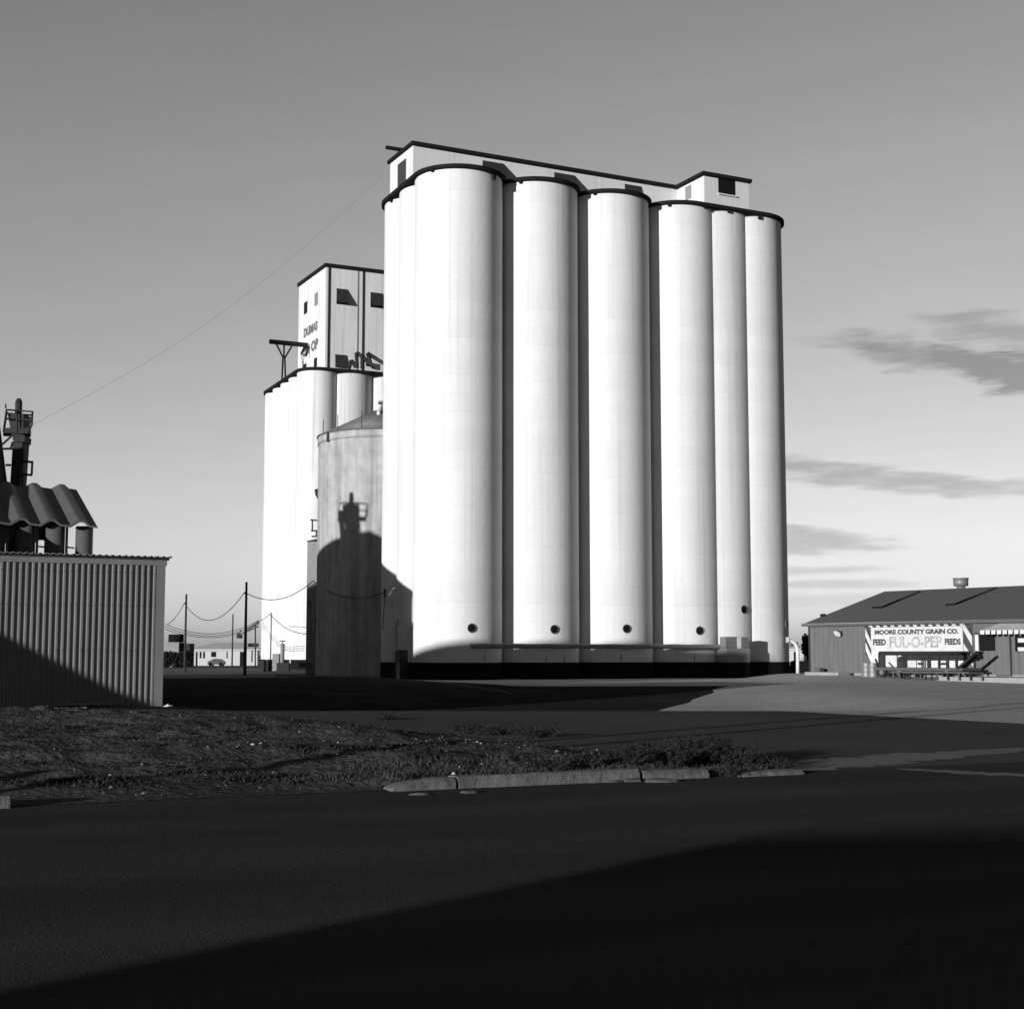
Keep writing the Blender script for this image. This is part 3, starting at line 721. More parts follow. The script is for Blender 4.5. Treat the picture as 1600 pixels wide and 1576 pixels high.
mb = MB(); mb.bar(Vector(R0)+Vector((0, 0, .03)), Vector(R1)+Vector((0, 0, .03)), .06); mb.build('eave_edge', 'grey_steel', roof)
p = roofpt(1282, 963, .08); mb = MB(); mb.bar(p, roofpt(1290, 962, .06), .14); mb.build('roof_stub', 'tar', roof)
fo = (-fn[0], -fn[1])
def wbox(x0, x1, yt, yb, out, m_, name, parent, zt=None):
    s0, z1 = sp(x0, yt); s1, _ = sp(x1, yt); _, z0 = sp(x0, yb)
    mb = MB(); mb.obox(FO, s0, s1, -out, .02, z0, z1, fd, fn); return mb.build(name, m_, parent)
win = wbox(1530, 1555, 990, 1016.5, .03, 'dark_opening', 'window', wallo)
wbox(1524, 1528.8, 991.5, 1016.5, .05, 'white_paint', 'window_trim', win)
wbox(1522, 1555, 988.6, 990, .07, 'dark_steel', 'window_hood', win)
wbox(1586, 1604, 994, 1018, .03, 'dark_opening', 'window', wallo)
w2_ = wbox(1591, 1604, 997, 1003.5, .05, 'sign_white', 'window_notice', wallo)
wbox(1591, 1604, 1011, 1017, .05, 'sign_white', 'window_notice', wallo)
dr = wbox(1555, 1578, 1005-9, 1056, .03, 'red_siding', 'door', wallo); wbox(1577.3, 1579.8, 994, 1056, .05, 'dark_steel', 'door_jamb', wallo)
# striped metal awning
s0, za = sp(1549, 989.5); s1, _ = sp(1600, 989.5); s1 += 2.2
zb_ = sp(1575, 974)[1]; aw = MB(); nA = 46
vs = []
for (bb, z_) in ((-.02, zb_), (-1.15, za+.16)):
    for i in range(nA+1): vs.append(P(s0+.5*(bb > -.5)+(s1-s0-.5*(bb > -.5))*i/nA, bb, z_+.03*(i % 2)))
n = nA+1; fs = [(i, n+i, n+i+1, i+1) for i in range(nA)]
for i in range(nA+1): vs.append(P(s0+(s1-s0)*i/nA, -1.155-.012*(i % 2), za-.06))
fs += [(n+i, 2*n+i, 2*n+i+1, n+i+1) for i in range(nA) if i % 4 != 3]
n3 = 2*n
aw.add(vs[:n3], fs[:nA]); awo = aw.build('awning', 'awning_grey', store)
vl = MB(); vl.add(vs[n:], [tuple(k-n for k in f) for f in fs[nA:]]); vlo = vl.build('valance', 'white_paint', awo); vlo.modifiers.new('t', 'SOLIDIFY').thickness = .01; awo.modifiers.new('t', 'SOLIDIFY').thickness = .015
# bell lamp on the wall
s_, z_ = sp(1314, 988); mb = MB(); pb = Vector(P(s_, -.05, z_)); o_ = Vector((*fo, 0))
mb.tube([pb+o_*.0+Vector((0, 0, .1)), pb+o_*.18+Vector((0, 0, .08)), pb+o_*.36-Vector((0, 0, .08))], .06, 12, r2=.26); mb.build('wall_lamp', 'white_paint', store)
# sign board with striped surround
s0, zt = sp(1362, 981); s1, _ = sp(1505, 978); _, zb = sp(1362, 1019.5)
_, zt = sp(1430, 979.2)
sign = thing('sign_board', 'white feed company sign board with black lettering on the store wall', 'sign', P(s0, -.06, zb))
mb = MB(); mb.obox(FO, s0, s1, -.09, -.055, zb-1.35, zt, fd, fn); mb.build('board', 'sign_white', sign)
# surround
sl, _ = sp(1352.5, 990); sr, _ = sp(1520, 985); zs = sp(1430, 971.8)[1]
mb = MB(); mb.obox(FO, sl, sr, -.052, -.026, zb-.2, zs, fd, fn); mb.build('surround', 'sign_black', sign)
mb = MB(); hgt = zs-zt-.02
def para(mb, a, b_, c_, d_): mb.add([P(x, -.056, z) for x, z in (a, b_, c_, d_)], [(0, 1, 2, 3)])
k = 0; n_s = 13; stepS = (s1-s0+.55)/n_s
for i in range(n_s):
    x = s0-.35+stepS*i
    para(mb, (x+.22, zt+.03), (x+.22+stepS*.5, zt+.03), (x+stepS*.5, zs-.01), (x, zs-.01))
lw = s0-sl
for i, z in enumerate((zb+1.15, zb+.25)):
    para(mb, (sl+.02, z+.45), (sl+.02, z-.1), (s0-.02, z-1.0 if i else z-.95), (s0-.02, z-.45))
rw = sr-s1
for z in (zt+.12, zt-1.15):
    para(mb, (s1+.02, z+.1), (s1+.02, z-.35), (sr-.04, z-1.35), (sr-.04, z-.75))
mb.build('stripes', 'sign_white', sign)
def sgn(txt, x0, y0, x1, y1, m_, bold, name='lettering'):
    a0_, zt_ = sp(x0, y0); a1_, _ = sp(x1, y0); _, z0_ = sp((x0+x1)/2, y1); _, zt_ = sp((x0+x1)/2, y0)
    lettering(name, txt, FO, fd, fo, a0_, a1_, z0_, zt_, m_, sign, bold, .097)
sgn('MOORE COUNTY GRAIN CO.', 1368, 982.7, 1499, 990.6, 'sign_black', .055)
sgn('FEED', 1365.5, 998.2, 1385.5, 1008, 'sign_black', .055)
sgn('FEEDS', 1477.5, 997.2, 1502.5, 1007.2, 'sign_black', .055)
sgn('FUL-O-PEP', 1391, 993.5, 1473, 1012, 'sign_faded', .03)
# pads
mb = boxmb(1257.5, 1310, 1049.6, 1056, 98.0, 1.2, fd)[0]; tag(mb.build('step_pad', 'concrete_pad'), 'low concrete step pad at the left corner of the feed store', 'step')
s0, _ = sp(1525, 1057); mb = MB(); mb.obox(FO, s0, s0+14, -4.0, 0, 0, .28+.05, fd, fn)
mb.build('pavement', 'concrete_pad', None, 'structure')
mb = boxmb(1273, 1281, 1043, 1050, 98.4, .4, fd)[0]; tag(mb.build('small_crate', 'old_wood'), 'small crate on the concrete step pad by the store corner', 'crate')
# stake trailer / loading rack before the sign
def gp(px, py, Y): return atY(px, py, Y)
TO_ = atY(1366, 1046, 92.0); tf = (TO_.x, TO_.y)
TL = on_plane(1497, 1044, tf, fd)[0]
gz = h(*tf)
def tz(px, py): return on_plane(px, py, tf, fd)[1]
def ts(px, py=1030): return on_plane(px, py, tf, fd)[0]
trl = thing('stake_trailer', 'old dark stake sided farm trailer parked below the white sign', 'trailer', (*tf, gz))
zd = tz(1430, 1043); zr_ = tz(1430, 1019.5)
TP_ = lambda s, b, z: Vector((*fr(tf, s, b, fd, fn), z))
mb = MB(); mb.obox(tf, -.1, TL+.3, 0, 1.9, zd-.16, zd, fd, fn); mb.build('deck', 'old_wood', trl)
for bb in (0, .9):
    mb = MB(); mb.bar(TP_(ts(1374), bb, zr_), TP_(ts(1502), bb, zr_), .13); mb.build('top_rail', 'dark_wood', trl)
    mb = MB(); mb.bar(TP_(ts(1374), bb, zr_-.12), TP_(ts(1502), bb, zr_-.12), .06); mb.build('under_rail', 'dark_wood', trl)
for px in (1374, 1382, 1402, 1413, 1416, 1440, 1450, 1453, 1467, 1481, 1494):
    mb = MB(); mb.bar(TP_(ts(px), 0, zd), TP_(ts(px), 0, zr_), .10 if px not in (1402, 1440) else .05); mb.build('stake', 'dark_wood', trl)
mb = MB(); mb.obox(tf, ts(1375), ts(1383), -.02, .04, zd, zr_, fd, fn); mb.build('side_panel', 'dark_wood', trl)
mb = MB(); mb.bar(TP_(ts(1404), 0, zd+.55), TP_(ts(1414), 0, zd+.55), .1); mb.bar(TP_(ts(1441), 0, zd+.55), TP_(ts(1452), 0, zd+.55), .1); mb.build('brace', 'dark_wood', trl)
# sloped tail ramp
a, b_ = ts(1495), ts(1527, 1018)
mb = MB()
for bb in (0, .6): mb.bar(TP_(a, bb, zd-.05), TP_(b_, bb, zr_+.05), .12)
for t in (.15, .38, .6, .82, 1): mb.bar(TP_(a+(b_-a)*t, 0, zd+(zr_-zd)*t), TP_(a+(b_-a)*t, .6, zd+(zr_-zd)*t), .10)
mb.hexa([TP_(a, .1, zd-.04), TP_(a+.08, .1, zd-.06), TP_(a+.08, .55, zd-.06), TP_(a, .55, zd-.04), TP_(b_-.3, .1, zr_-.1), TP_(b_-.22, .1, zr_-.12), TP_(b_-.22, .55, zr_-.12), TP_(b_-.3, .55, zr_-.1)])
mb.build('tail_ramp', 'dark_wood', trl)
mb = MB(); mb.bar(TP_(ts(1373), 0, zd), TP_(ts(1354), .9, zd+.5), .1); mb.build('tow_bar', 'dark_wood', trl)
wz = gz+.33
for (s, bb) in ((ts(1376), .15), (ts(1404), .15), (ts(1478), .15), (ts(1376), 1.75), (ts(1478), 1.75)):
    ax = Vector((*fn, 0)); p = TP_(s, bb, wz)
    mb = MB(); mb.disc(p, ax, .33, .2, 20); w_ = mb.build('wheel', 'rubber', trl)
    mb = MB(); mb.disc(p-ax*.11, ax, .16, .03, 14); mb.build('hub', 'grey_steel', w_)
# long low plank table in front of trailer
tf2 = tuple(atY(1392, 1051, 89.5).xy)
tb = thing('plank_bench', 'long low plank bench on legs in front of the stake trailer', 'bench', (*tf2, h(*tf2)))
L2 = on_plane(1537, 1049, tf2, fd)[0]; zt_ = on_plane(1460, 1049, tf2, fd)[1]; g2 = h(*tf2)
mb = MB(); mb.obox(tf2, 0, L2-1.0, 0, .7, zt_-.09, zt_, fd, fn); mb.build('plank_top', 'old_wood', tb)
mb = MB(); mb.obox(tf2, L2-1.0, L2, 0, .8, zt_-.12, zt_-.01, fd, fn); mb.build('end_plank', 'dark_wood', tb)
for k in range(9):
    s = .15+(L2-.3)*k/8
    for bb in (.06, .64): mb = MB(); mb.obox(tf2, s-.04, s+.04, bb-.04, bb+.04, g2-.02, zt_-.09 if k < 7 else zt_-.12, fd, fn); mb.build('leg', 'dark_wood' if k % 2 else 'old_wood', tb)
# drums at the left end of the trailer
def drum(px, Y, lab):
    p = atY(px, 1050, Y); g_ = h(p.x, p.y)
    t_ = thing('steel_drum', lab, 'drum', (p.x, p.y, g_), 'pale steel drums by the trailer')
    mb = MB(); r = .29; q = (p.x, p.y)
    zs_ = [0, .03, .29, .31, .33, .58, .60, .62, .86, .89]; rs = [r, r+.012, r, r+.015, r, r, r+.015, r, r, r+.012]
    for i in range(9): mb.cyl(q, rs[i], g_+zs_[i], g_+zs_[i+1], 24, r2=rs[i+1], cap=False)
    mb.build('drum_body', 'galvanized', t_)
    mb = MB(); mb.cyl(q, r-.01, g_+.85, g_+.875, 24); mb.build('lid', 'galvanized', t_)
drum(1354, 93.0, 'pale steel drum at the left end, farther from the trailer'); drum(1364, 92.4, 'pale steel drum standing right against the left end of the trailer')

# ================================================================ GOOSENECK and things between elevator and store
gn = thing('vent_pipe', 'white gooseneck vent pipe rising between the elevator and the feed store', 'pipe', (*atY(1246, 1050, 106).xy, 0))
mb = MB(); Yg = 106.0; mb.tube([atY(1246.5, 1052, Yg), atY(1246.5, 1020, Yg), atY(1246, 1013, Yg), atY(1243, 1006, Yg), atY(1237, 1001, Yg), atY(1231, 999.5, Yg)], .125, 14); mb.build('pipe', 'white_paint', gn)
mb = MB(); mb.tube([atY(1231.5, 999.5, Yg), atY(1228.5, 999.5, Yg)], .22, 14); mb.build('flange', 'white_paint', gn)
mb = MB(); mb.bar(atY(1236, 1008, Yg+.3), atY(1247, 1004, Yg+.3), .09); mb.build('bracket', 'dark_steel', gn)
fb = atY(1235, 1050, 108); mb = MB(); s = on_plane(1267, 1040, (fb.x, fb.y), (1, 0))[0]
for k in range(16): mb.obox((fb.x, fb.y), s*k/16, s*(k+.93)/16, 0, .05, -.1, 1.15+.03*(k % 3), (1, 0), (0, 1))
mb.obox((fb.x, fb.y), 0, s, .05, .1, .3, .4, (1, 0), (0, 1)); mb.obox((fb.x, fb.y), 0, s, .05, .1, .85, .95, (1, 0), (0, 1))
tag(mb.build('board_fence', 'black_paint'), 'low black board fence between the elevator foot and the feed store', 'fence')
def house(name, label, x0, x1, yw, yb, Y, depth, yr, wm, rm, dirv, doors=(), wins=(), cat='house', ridge=(.35, .8)):
    P0 = tuple(atY(x0, yb, Y).xy); w = (-dirv[1], dirv[0]); s = on_plane(x1, yb, P0, dirv)[0]
    _, zw = on_plane(x0, yw, P0, dirv); _, zr2 = on_plane((x0+x1)/2, yr, P0, dirv)
    t_ = thing(name, label, cat, (*P0, 0))
    mb = MB(); mb.obox(P0, 0, s, 0, depth, 0, zw, dirv, w); wl = mb.build('wall', wm, t_)
    mb = MB(); p = lambda a, b, z: (*fr(P0, a, b, dirv, w), z); o = .4
    zr2 = max(zr2, zw+.8)
    mb.add([p(-o, -o, zw), p(s+o, -o, zw), p(s+o, depth+o, zw), p(-o, depth+o, zw), p(s*ridge[0], depth/2, zr2), p(s*ridge[1], depth/2, zr2), p(-o, -o, zw-.18), p(s+o, -o, zw-.18), p(s+o, depth+o, zw-.18), p(-o, depth+o, zw-.18)],
           [(0, 1, 5, 4), (1, 2, 5), (2, 3, 4, 5), (3, 0, 4), (6, 7, 1, 0), (7, 8, 2, 1), (8, 9, 3, 2), (9, 6, 0, 3), (9, 8, 7, 6)])
    mb.build('roof', rm, t_)
    for (a, b, t, d_) in wins:
        sa, z1 = on_plane(a, t, P0, dirv); sb, _ = on_plane(b, t, P0, dirv); _, z0 = on_plane(a, d_, P0, dirv)
        mb = MB(); mb.obox(P0, sa, sb, -.05, .05, z0, z1, dirv, w); mb.build('window', 'dark_opening', wl)
    for (a, b, t, d_) in doors:
        sa, z1 = on_plane(a, t, P0, dirv); sb, _ = on_plane(b, t, P0, dirv)
        mb = MB(); mb.obox(P0, sa, sb, -.05, .05, 0.0, z1, dirv, w); mb.build('door', 'dark_opening', wl)
    return t_
u15 = (math.cos(.2), math.sin(.2))
house('small_house', 'small white house seen behind the gooseneck pipe', 1233, 1256, 1013, 1036, 200, 7, 1004, 'pale_stucco', 'pale_roof', (1, 0), doors=((1240, 1243, 1018, 1033),), cat='house')
# ================================================================ LEFT BACKGROUND
house('white_house', 'low white house with pale roof beyond the yard left of the elevators', 297, 402, 1014, 1040, 225, 9, 1003, 'pale_stucco', 'pale_roof', (.99, .14),
      doors=((375, 384, 1018, 0), (306, 308.5, 1018, 0)), wins=((312, 314.5, 1018, 1028), (317.5, 320, 1018, 1028), (330, 337.5, 1018, 1026), (354, 355.5, 1018, 1028), (393, 394.5, 1016, 1034)))
tk = thing('storage_tank', 'dark round tank on a pale block building beyond the shed corner', 'tank', (*atY(274, 1030, 205).xy, 0))
p = atY(275, 1003, 205); r_ = (286.5-263)/2/F*205
mb = MB(); mb.cyl((p.x, p.y), r_, p.z, atY(275, 991, 205).z, 28); mb.build('tank', 'black_paint', tk)
mb = boxmb(256, 279, 1003.2, 1024, 203, 3.5, (1, 0), zb_=0)[0]; mb.build('block_wall', 'mid_block', tk)
mb = boxmb(279.3, 296, 1005, 1024, 204, 3, (1, 0), zb_=0)[0]; mb.build('side_wall', 'dark_wood', tk)
def leafy(mb, c, rx, ry, rz, n, size, seed=0, flat=1.0):
    rd = random.Random(seed)
    cl = [(rd.uniform(-.75, .75), rd.uniform(-.75, .75), rd.uniform(-.7, .8), rd.uniform(.3, .55)) for _ in range(16)]
    for _ in range(n):
        k = cl[rd.randrange(16)]
        while True:
            q = Vector((rd.uniform(-1, 1), rd.uniform(-1, 1), rd.uniform(-1, 1)))
            if q.length < 1: break
        q = Vector((k[0], k[1], k[2]))*.75+q*k[3]
        p = Vector((c[0]+q.x*rx, c[1]+q.y*ry, c[2]+q.z*rz))
        a = Vector((rd.gauss(0, 1), rd.gauss(0, 1), rd.gauss(0, 1))).normalized(); b = a.orthogonal().normalized()*size*rd.uniform(.4, 1)
        a = a*size*rd.uniform(.6, 1.3)
        mb.add([p-a*.5, p+b*.5, p+a*.5, p-b*.5], [(0, 1, 2, 3)])
def tree(px, ybase, ytop, Y, wpx, label, seed):
    b_ = atY(px, ybase, Y); zt = atY(px, ytop, Y).z; r = wpx/2/F*Y
    t_ = thing('broadleaf_tree', label, 'tree', (b_.x, b_.y, 0), 'trees beside the feed store')
    mb = MB(); mb.tube([(b_.x, b_.y, -.1), (b_.x+.1, b_.y, zt*.35), (b_.x-.1, b_.y, zt*.75)], .25, 8, r2=.08)
    mb.tube([(b_.x+.1, b_.y, zt*.35), (b_.x+r*.5, b_.y, zt*.65)], .1, 6, r2=.04); mb.tube([(b_.x, b_.y, zt*.3), (b_.x-r*.5, b_.y, zt*.6)], .1, 6, r2=.04)
    mb.build('trunk', 'dark_wood', t_)
    mb = MB(); leafy(mb, (b_.x, b_.y, zt*.62), r, r, zt*.42, 2600, .38, seed); mb.build('crown', 'foliage', t_)
tree(1262, 1042, 992, 190, 26, 'dark leafy tree just left of the feed store wall', 3)
tree(1228, 1042, 1001, 230, 30, 'dark leafy tree behind the right foot of the white elevator', 5)
# hedge of bushes beneath the tank
for i, (px, w_, yt) in enumerate(((262, 16, 1018), (274, 16, 1020), (287, 16, 1017), (296, 8, 1019))):
    p = atY(px, 1036, 190); mb = MB(); zt = atY(px, yt, 190).z
    leafy(mb, (p.x, p.y, zt*.5), w_/1.8/F*190, .9, zt*.55, 1500, .3, 20+i)
    tag(mb.build('bush', 'foliage'), ['leftmost dark bush of the hedge next to the shed corner', 'second dark bush of the hedge below the round tank', 'third dark bush of the hedge, left of the first bare pole', 'small last bush of the hedge at the white house corner'][i], 'bush', 'dark bushes along the far yard')
# parked car by the house
cp = atY(337, 1038, 215); car = thing('parked_car', 'dark car parked in front of the low white house', 'car', (cp.x, cp.y, 0))
def carpart(prof, w0, w1, name, m_, parent):
    mb = MB(); n = len(prof); vs = [(cp.x+x, cp.y+w0, z) for x, z in prof]+[(cp.x+x, cp.y+w1, z) for x, z in prof]
    mb.add(vs, [tuple(range(n)), tuple(range(2*n-1, n-1, -1))]+[(i, n+i, n+(i+1) % n, (i+1) % n) for i in range(n)]); return mb.build(name, m_, parent)
body = carpart([(-1.2, .25), (1.1, .25), (1.15, .6), (.95, .8), (-.9, .82), (-1.2, .65)], 0, 1.6, 'body', 'car_paint', car)
carpart([(-.75, .82), (.85, .8), (.7, 1.02), (-.2, 1.08), (-.55, 1.0)], .12, 1.48, 'cabin', 'glass_dark', car)
for x in (-.78, .72):
    for y in (.1, 1.5): mb = MB(); mb.disc((cp.x+x, cp.y+y, .27), (0, 1, 0), .27, .2, 16); mb.build('wheel', 'rubber', car)
# conveyor incline at the rear elevator
cv = thing('conveyor', 'inclined grey conveyor sloping down from the rear elevator behind the poles', 'conveyor', (*atY(386, 1040, 186).xy, 0))
mb = MB(); mb.bar(atY(404, 972, 184), atY(374, 990, 186), .28); mb.bar(atY(404, 978, 184), atY(374, 992, 186), .15); mb.build('trough', 'grey_steel', cv)
mb = MB(); mb.tube([atY(378, 986, 186), atY(374.5, 990, 186), atY(374, 997, 186)], .38, 10); mb.build('spout', 'dark_steel', cv)
mb = MB(); mb.bar(atY(399, 976, 185), atY(399, 1041, 185), .12); mb.build('support', 'dark_steel', cv)
mb = MB(); mb.bar(atY(388, 1007.5, 185), atY(404, 1007.5, 185), .3); mb.build('motor_deck', 'dark_steel', cv)
# yard clutter before the rear elevator
yc = [('fuel_pump', 'narrow white stand with a dark flat cap before the rear elevator', 'stand', None)]
st = thing('vent_stack', 'short white stack with a flat dark cap before the rear elevator', 'stack', (*atY(441, 1036, 150).xy, 0))
p = atY(441, 1034, 150); mb = MB(); mb.cyl((p.x, p.y), .21, 0, atY(441, 1005, 150).z, 14); mb.build('pipe', 'mid_block', st)
mb = MB(); mb.cyl((p.x, p.y), .34, atY(441, 1002, 150).z, atY(441, 1000.5, 150).z, 16); mb.cyl((p.x, p.y), .05, atY(441, 1005, 150).z, atY(441, 1002, 150).z, 6); mb.build('cap', 'dark_steel', st)
tag(boxmb(425.5, 436.5, 1021, 1037, 151, 1.0, (1, 0), zb_=0)[0].build('metal_cabinet', 'grey_steel'), 'upright dark grey cabinet just left of the white capped stack', 'cabinet')
mb = boxmb(432, 451, 1035, 1043, 142, 1.0, (1, 0), zb_=0)[0]; tag(mb.build('low_tank', 'dark_wood'), 'low grey block in front of the white capped stack', 'tank')
for i, (x0, x1, yt, yb, m_, lb) in enumerate(((405, 412, 1031, 1043, 'dark_wood', 'dark crate at the left foot of the rear elevator'), (413, 417, 1031, 1038, 'sign_white', 'small pale box between two dark crates by the rear elevator'), (417, 423, 1032, 1043, 'dark_wood', 'dark crate just left of the slim pole at the rear elevator'), (452, 454, 1029, 1042, 'sign_white', 'short white post right of the low grey block'))):
    mb = boxmb(x0, x1, yt, yb, 143+i, .8 if i != 3 else .15, (1, 0), zb_=0)[0]; tag(mb.build('crate' if i < 3 else 'bollard', m_), lb, 'crate' if i < 3 else 'post')
# ================================================================ POLES AND WIRES
def pole(px, yt, yb, Y, r0, r1, lab, name='utility_pole', m_='wood_pole', pins=True):
    b_ = atY(px, yb, Y); tp = atY(px, yt, Y)
    g_ = h(b_.x, b_.y)
    t_ = thing(name, lab, 'pole', (b_.x, b_.y, g_), 'bare poles around the elevators')
    mb = MB(); mb.tube([(b_.x, b_.y, g_-.1), (b_.x, b_.y, tp.z)], r0, 10, r2=r1); mb.build('shaft', m_, t_)
    if pins:
        mb = MB(); mb.bar((b_.x-.22, b_.y, tp.z-.95), (b_.x+.02, b_.y, tp.z-.8), .08); mb.build('insulator', 'dark_steel', t_)
    return b_
pole(288.5, 928, 1048, 148, .13, .09, 'bare wooden pole nearest the ribbed shed corner')
pole(382.5, 909, 1054, 119, .14, .09, 'tallest dark wooden pole standing left of the rear elevator')
pole(362.5, 959, 1041, 190, .11, .08, 'slim distant pole before the white house', pins=False)
pole(422.5, 957, 1045, 150, .07, .05, 'slim pole in front of the rear elevator base', pins=False)
lp = thing('light_pole', 'slim light pole with short bent arm at the elevator foot', 'pole', (*atY(619, 1058, 96.0).xy, 0))
lb_ = atY(619, 1058, 96.0)
mb = MB(); mb.tube([(lb_.x+.1, lb_.y, -.05), (lb_.x+.09, lb_.y, 1.5)], .11, 10); mb.build('base_sleeve', 'louver_grey', lp)
mb = MB(); mb.tube([atY(621, 1025, 96.0), atY(618.5, 925, 96.0), atY(617.5, 919, 96.0)], .06, 8); mb.build('shaft', 'dark_steel', lp)
mb = MB(); mb.tube([atY(617.5, 919, 96.0), atY(614, 919, 96.0), atY(608, 931, 96.0)], .045, 8); mb.build('arm', 'galvanized', lp)
mb = MB(); mb.tube([atY(601.5, 920, 98.5), atY(601.5, 933, 98.5)], .10, 10); mb.tube([atY(601.5, 930, 98.5), atY(600, 950, 98.5), atY(598, 985, 98.5)], .03, 6)
tag(mb.build('cable_drop', 'dark_steel'), 'dark cable drop box with hanging line left of the light pole', 'cable')
mb = MB(); mb.bar(atY(621, 968, 96.0), atY(621, 977, 96.0), .16); mb.build('meter', 'dark_steel', lp)
def sag(A, B, s, r=.022, n=16):
    mb = MB(); mb.tube([A.lerp(B, i/n)-Vector((0, 0, 4*s*(i/n)*(1-i/n))) for i in range(n+1)], r, 5); return mb
wires = [((262, 975, 150), (288, 942, 148), .3, 'short wire from the shed corner up to the first pole'),
         ((288, 942, 148), (382, 925, 119), 2.0, 'deeply sagging wire between the two nearest left poles'),
         ((382, 925, 119), (489, 907, 122), 1.05, 'sagging wire from the tallest pole to the leg casing'),
         ((489, 907, 122), (601, 925, 98.5), .85, 'wire sagging across the stained bin to the light pole'),
         ((258, 975, 150), (402, 970, 180), 1.25, 'uppermost of the low wires running to the rear elevator'),
         ((258, 979, 150), (402, 974, 180), 1.2, 'middle one of the low wires running to the rear elevator'),
         ((258, 983, 150), (402, 978, 180), 1.1, 'lowest of the wires running to the rear elevator'),
         ((402, 970, 166), (422, 959, 150), .15, 'faint short wire from the rear elevator edge to its slim pole'),
         ((422, 959, 150), (480, 990, 122), .5, 'faint wire falling from the slim pole to the leg casing')]
for (a, b_, s, lb) in wires:
    mb = sag(atY(*a), atY(*b_), s, .035 if a[2] > 100 else .03); tag(mb.build('overhead_wire', 'dark_steel'), lb, 'wire', 'overhead wires')

# ================================================================ ADDED UNSEEN BUILDINGS, LEFT AND BEHIND (shaped to cast the long evening shadows)
def qprism(prof, t0, t1, name, label, cat='building'):
    """added unseen building, its profile (q, z) shaped for the shadow it casts"""
    q0 = prof[0][0]; x, y = QT(q0, t0)
    t_ = thing(name, label, cat, (x, y, 0)); n = len(prof)
    mb = MB(); vs = [(*QT(q, t0), z) for q, z in prof]+[(*QT(q, t1), z) for q, z in prof]
    wl = [i for i in range(n)]
    mb.add(vs, [tuple(range(n-1, -1, -1)), tuple(range(n, 2*n)), (0, 1, n+1, n), (n-2, n-1, 2*n-1, 2*n-2), (n-1, 0, n, 2*n-1)])
    mb.build('wall', 'galvanized', t_)
    mb = MB(); fs = [(i, i+1, n+i+1, n+i) for i in range(1, n-2)]
    mb.add([(v[0], v[1], v[2]+.01) for v in vs], fs); r_ = mb.build('roof', 'galvanized_roof', t_); r_.modifiers.new('t', 'SOLIDIFY').thickness = .05
V2 = lambda V, t: V-TE*t
tb1 = 38.0
qprism([(-96.5, -.5), (-96.5, V2(12, tb1)), (-88.6, V2(17.0, tb1)), (-85.3, V2(18.5, tb1)), (-81.6, V2(19.6, tb1)), (-78.2, V2(20.3, tb1)), (-77.2, V2(19.8, tb1)), (-70.5, V2(15.7, tb1)), (-64.1, V2(11.4, tb1)), (-64.1, -.5)], 26, tb1, 'shade_caster_tall', 'tall unseen building added outside the left edge to shade the bin and silos')
tb2 = 0.0
qprism([(-66, -.5), (-66, V2(9.3, tb2)), (-64, V2(9.5, tb2)), (-59.9, V2(10.4, tb2)), (-57.5, V2(10.9, tb2)), (-54, V2(11.6, tb2)), (-49.3, V2(11.7, tb2)), (-49.3, -.5)], -10, tb2, 'shade_caster_low', 'low unseen building added outside the left edge to shade the silo foot')
tb3 = 3.0
qprism([(-48.6, -.5), (-48.6, V2(7.0, tb3)), (-44, V2(8.2, tb3)), (-40.1, V2(5.7, tb3)), (-38.9, V2(4.6, tb3)), (-37.8, V2(3.6, tb3)), (-37.3, V2(3.3, tb3)), (-37.2, -.5)], -7, tb3, 'shade_caster_gabled', 'gabled unseen building added to shade the shed wall')
tb4 = -20.0
qprism([(-6.3, -.5), (-6.3, V2(1.26, tb4)), (-4.3, V2(1.48, tb4)), (6, V2(2.2, tb4)), (45, V2(2.6, tb4)), (45, -.5)], -32, tb4, 'shade_caster_street', 'long flat roofed unseen building added behind the camera to shade the street')
x, y = QT(-16.4, -4)
for i, (q_, t_) in enumerate(((-16.4, -4), (-15.0, -9))):
    x, y = QT(q_, t_); t1_ = thing('utility_pole', ('unseen utility pole added outside the left edge to cast the thin line over the lot', 'second unseen utility pole added outside the left edge, farther back')[i], 'pole', (x, y, 0), 'bare poles around the elevators')
    mb = MB(); mb.tube([(x, y, -.2), (x, y, 8.5)], .15, 10, r2=.1); mb.build('shaft', 'wood_pole', t1_)

# ================================================================ GRASS, WEEDS, STONES
def blades(name, n, region, hmin, hmax, m_, seed, clump=True):
    rd = random.Random(seed); mb = MB()
    cnt = 0; tries = 0
    while cnt < n and tries < n*30:
        tries += 1
        a, b = region(rd)
        x, y = lot_xy(a, b)
        dn = mnoise.noise(Vector((a*.35, b*.8, seed)))+.5*mnoise.noise(Vector((x*1.6, y*1.6, 3)))
        if clump and dn < .05+rd.uniform(-.15, .15): continue
        z = lotz(x, y, a, b)-.01; hh_ = rd.uniform(hmin, hmax)*(1+max(0, dn))
        an_ = rd.uniform(0, 2*PI); w_ = rd.uniform(.006, .014); lean = rd.uniform(0, .6)*hh_
        dx, dy = math.cos(an_), math.sin(an_); la = rd.uniform(0, 2*PI)
        mb.add([(x-dx*w_, y-dy*w_, z), (x+dx*w_, y+dy*w_, z), (x+math.cos(la)*lean, y+math.sin(la)*lean, z+hh_)], [(0, 1, 2)]); cnt += 1
    return mb.build(name, m_, None, 'stuff', (0, 0, 0))
blades('dry_grass', 14000, lambda r: (-r.random()**1.3*30, r.uniform(.6, 25)), .012, .035, 'dark_grass', 11)
blades('dry_grass', 4000, lambda r: (-r.random()*7, r.uniform(.45, 1.3)), .02, .06, 'dark_grass', 12)
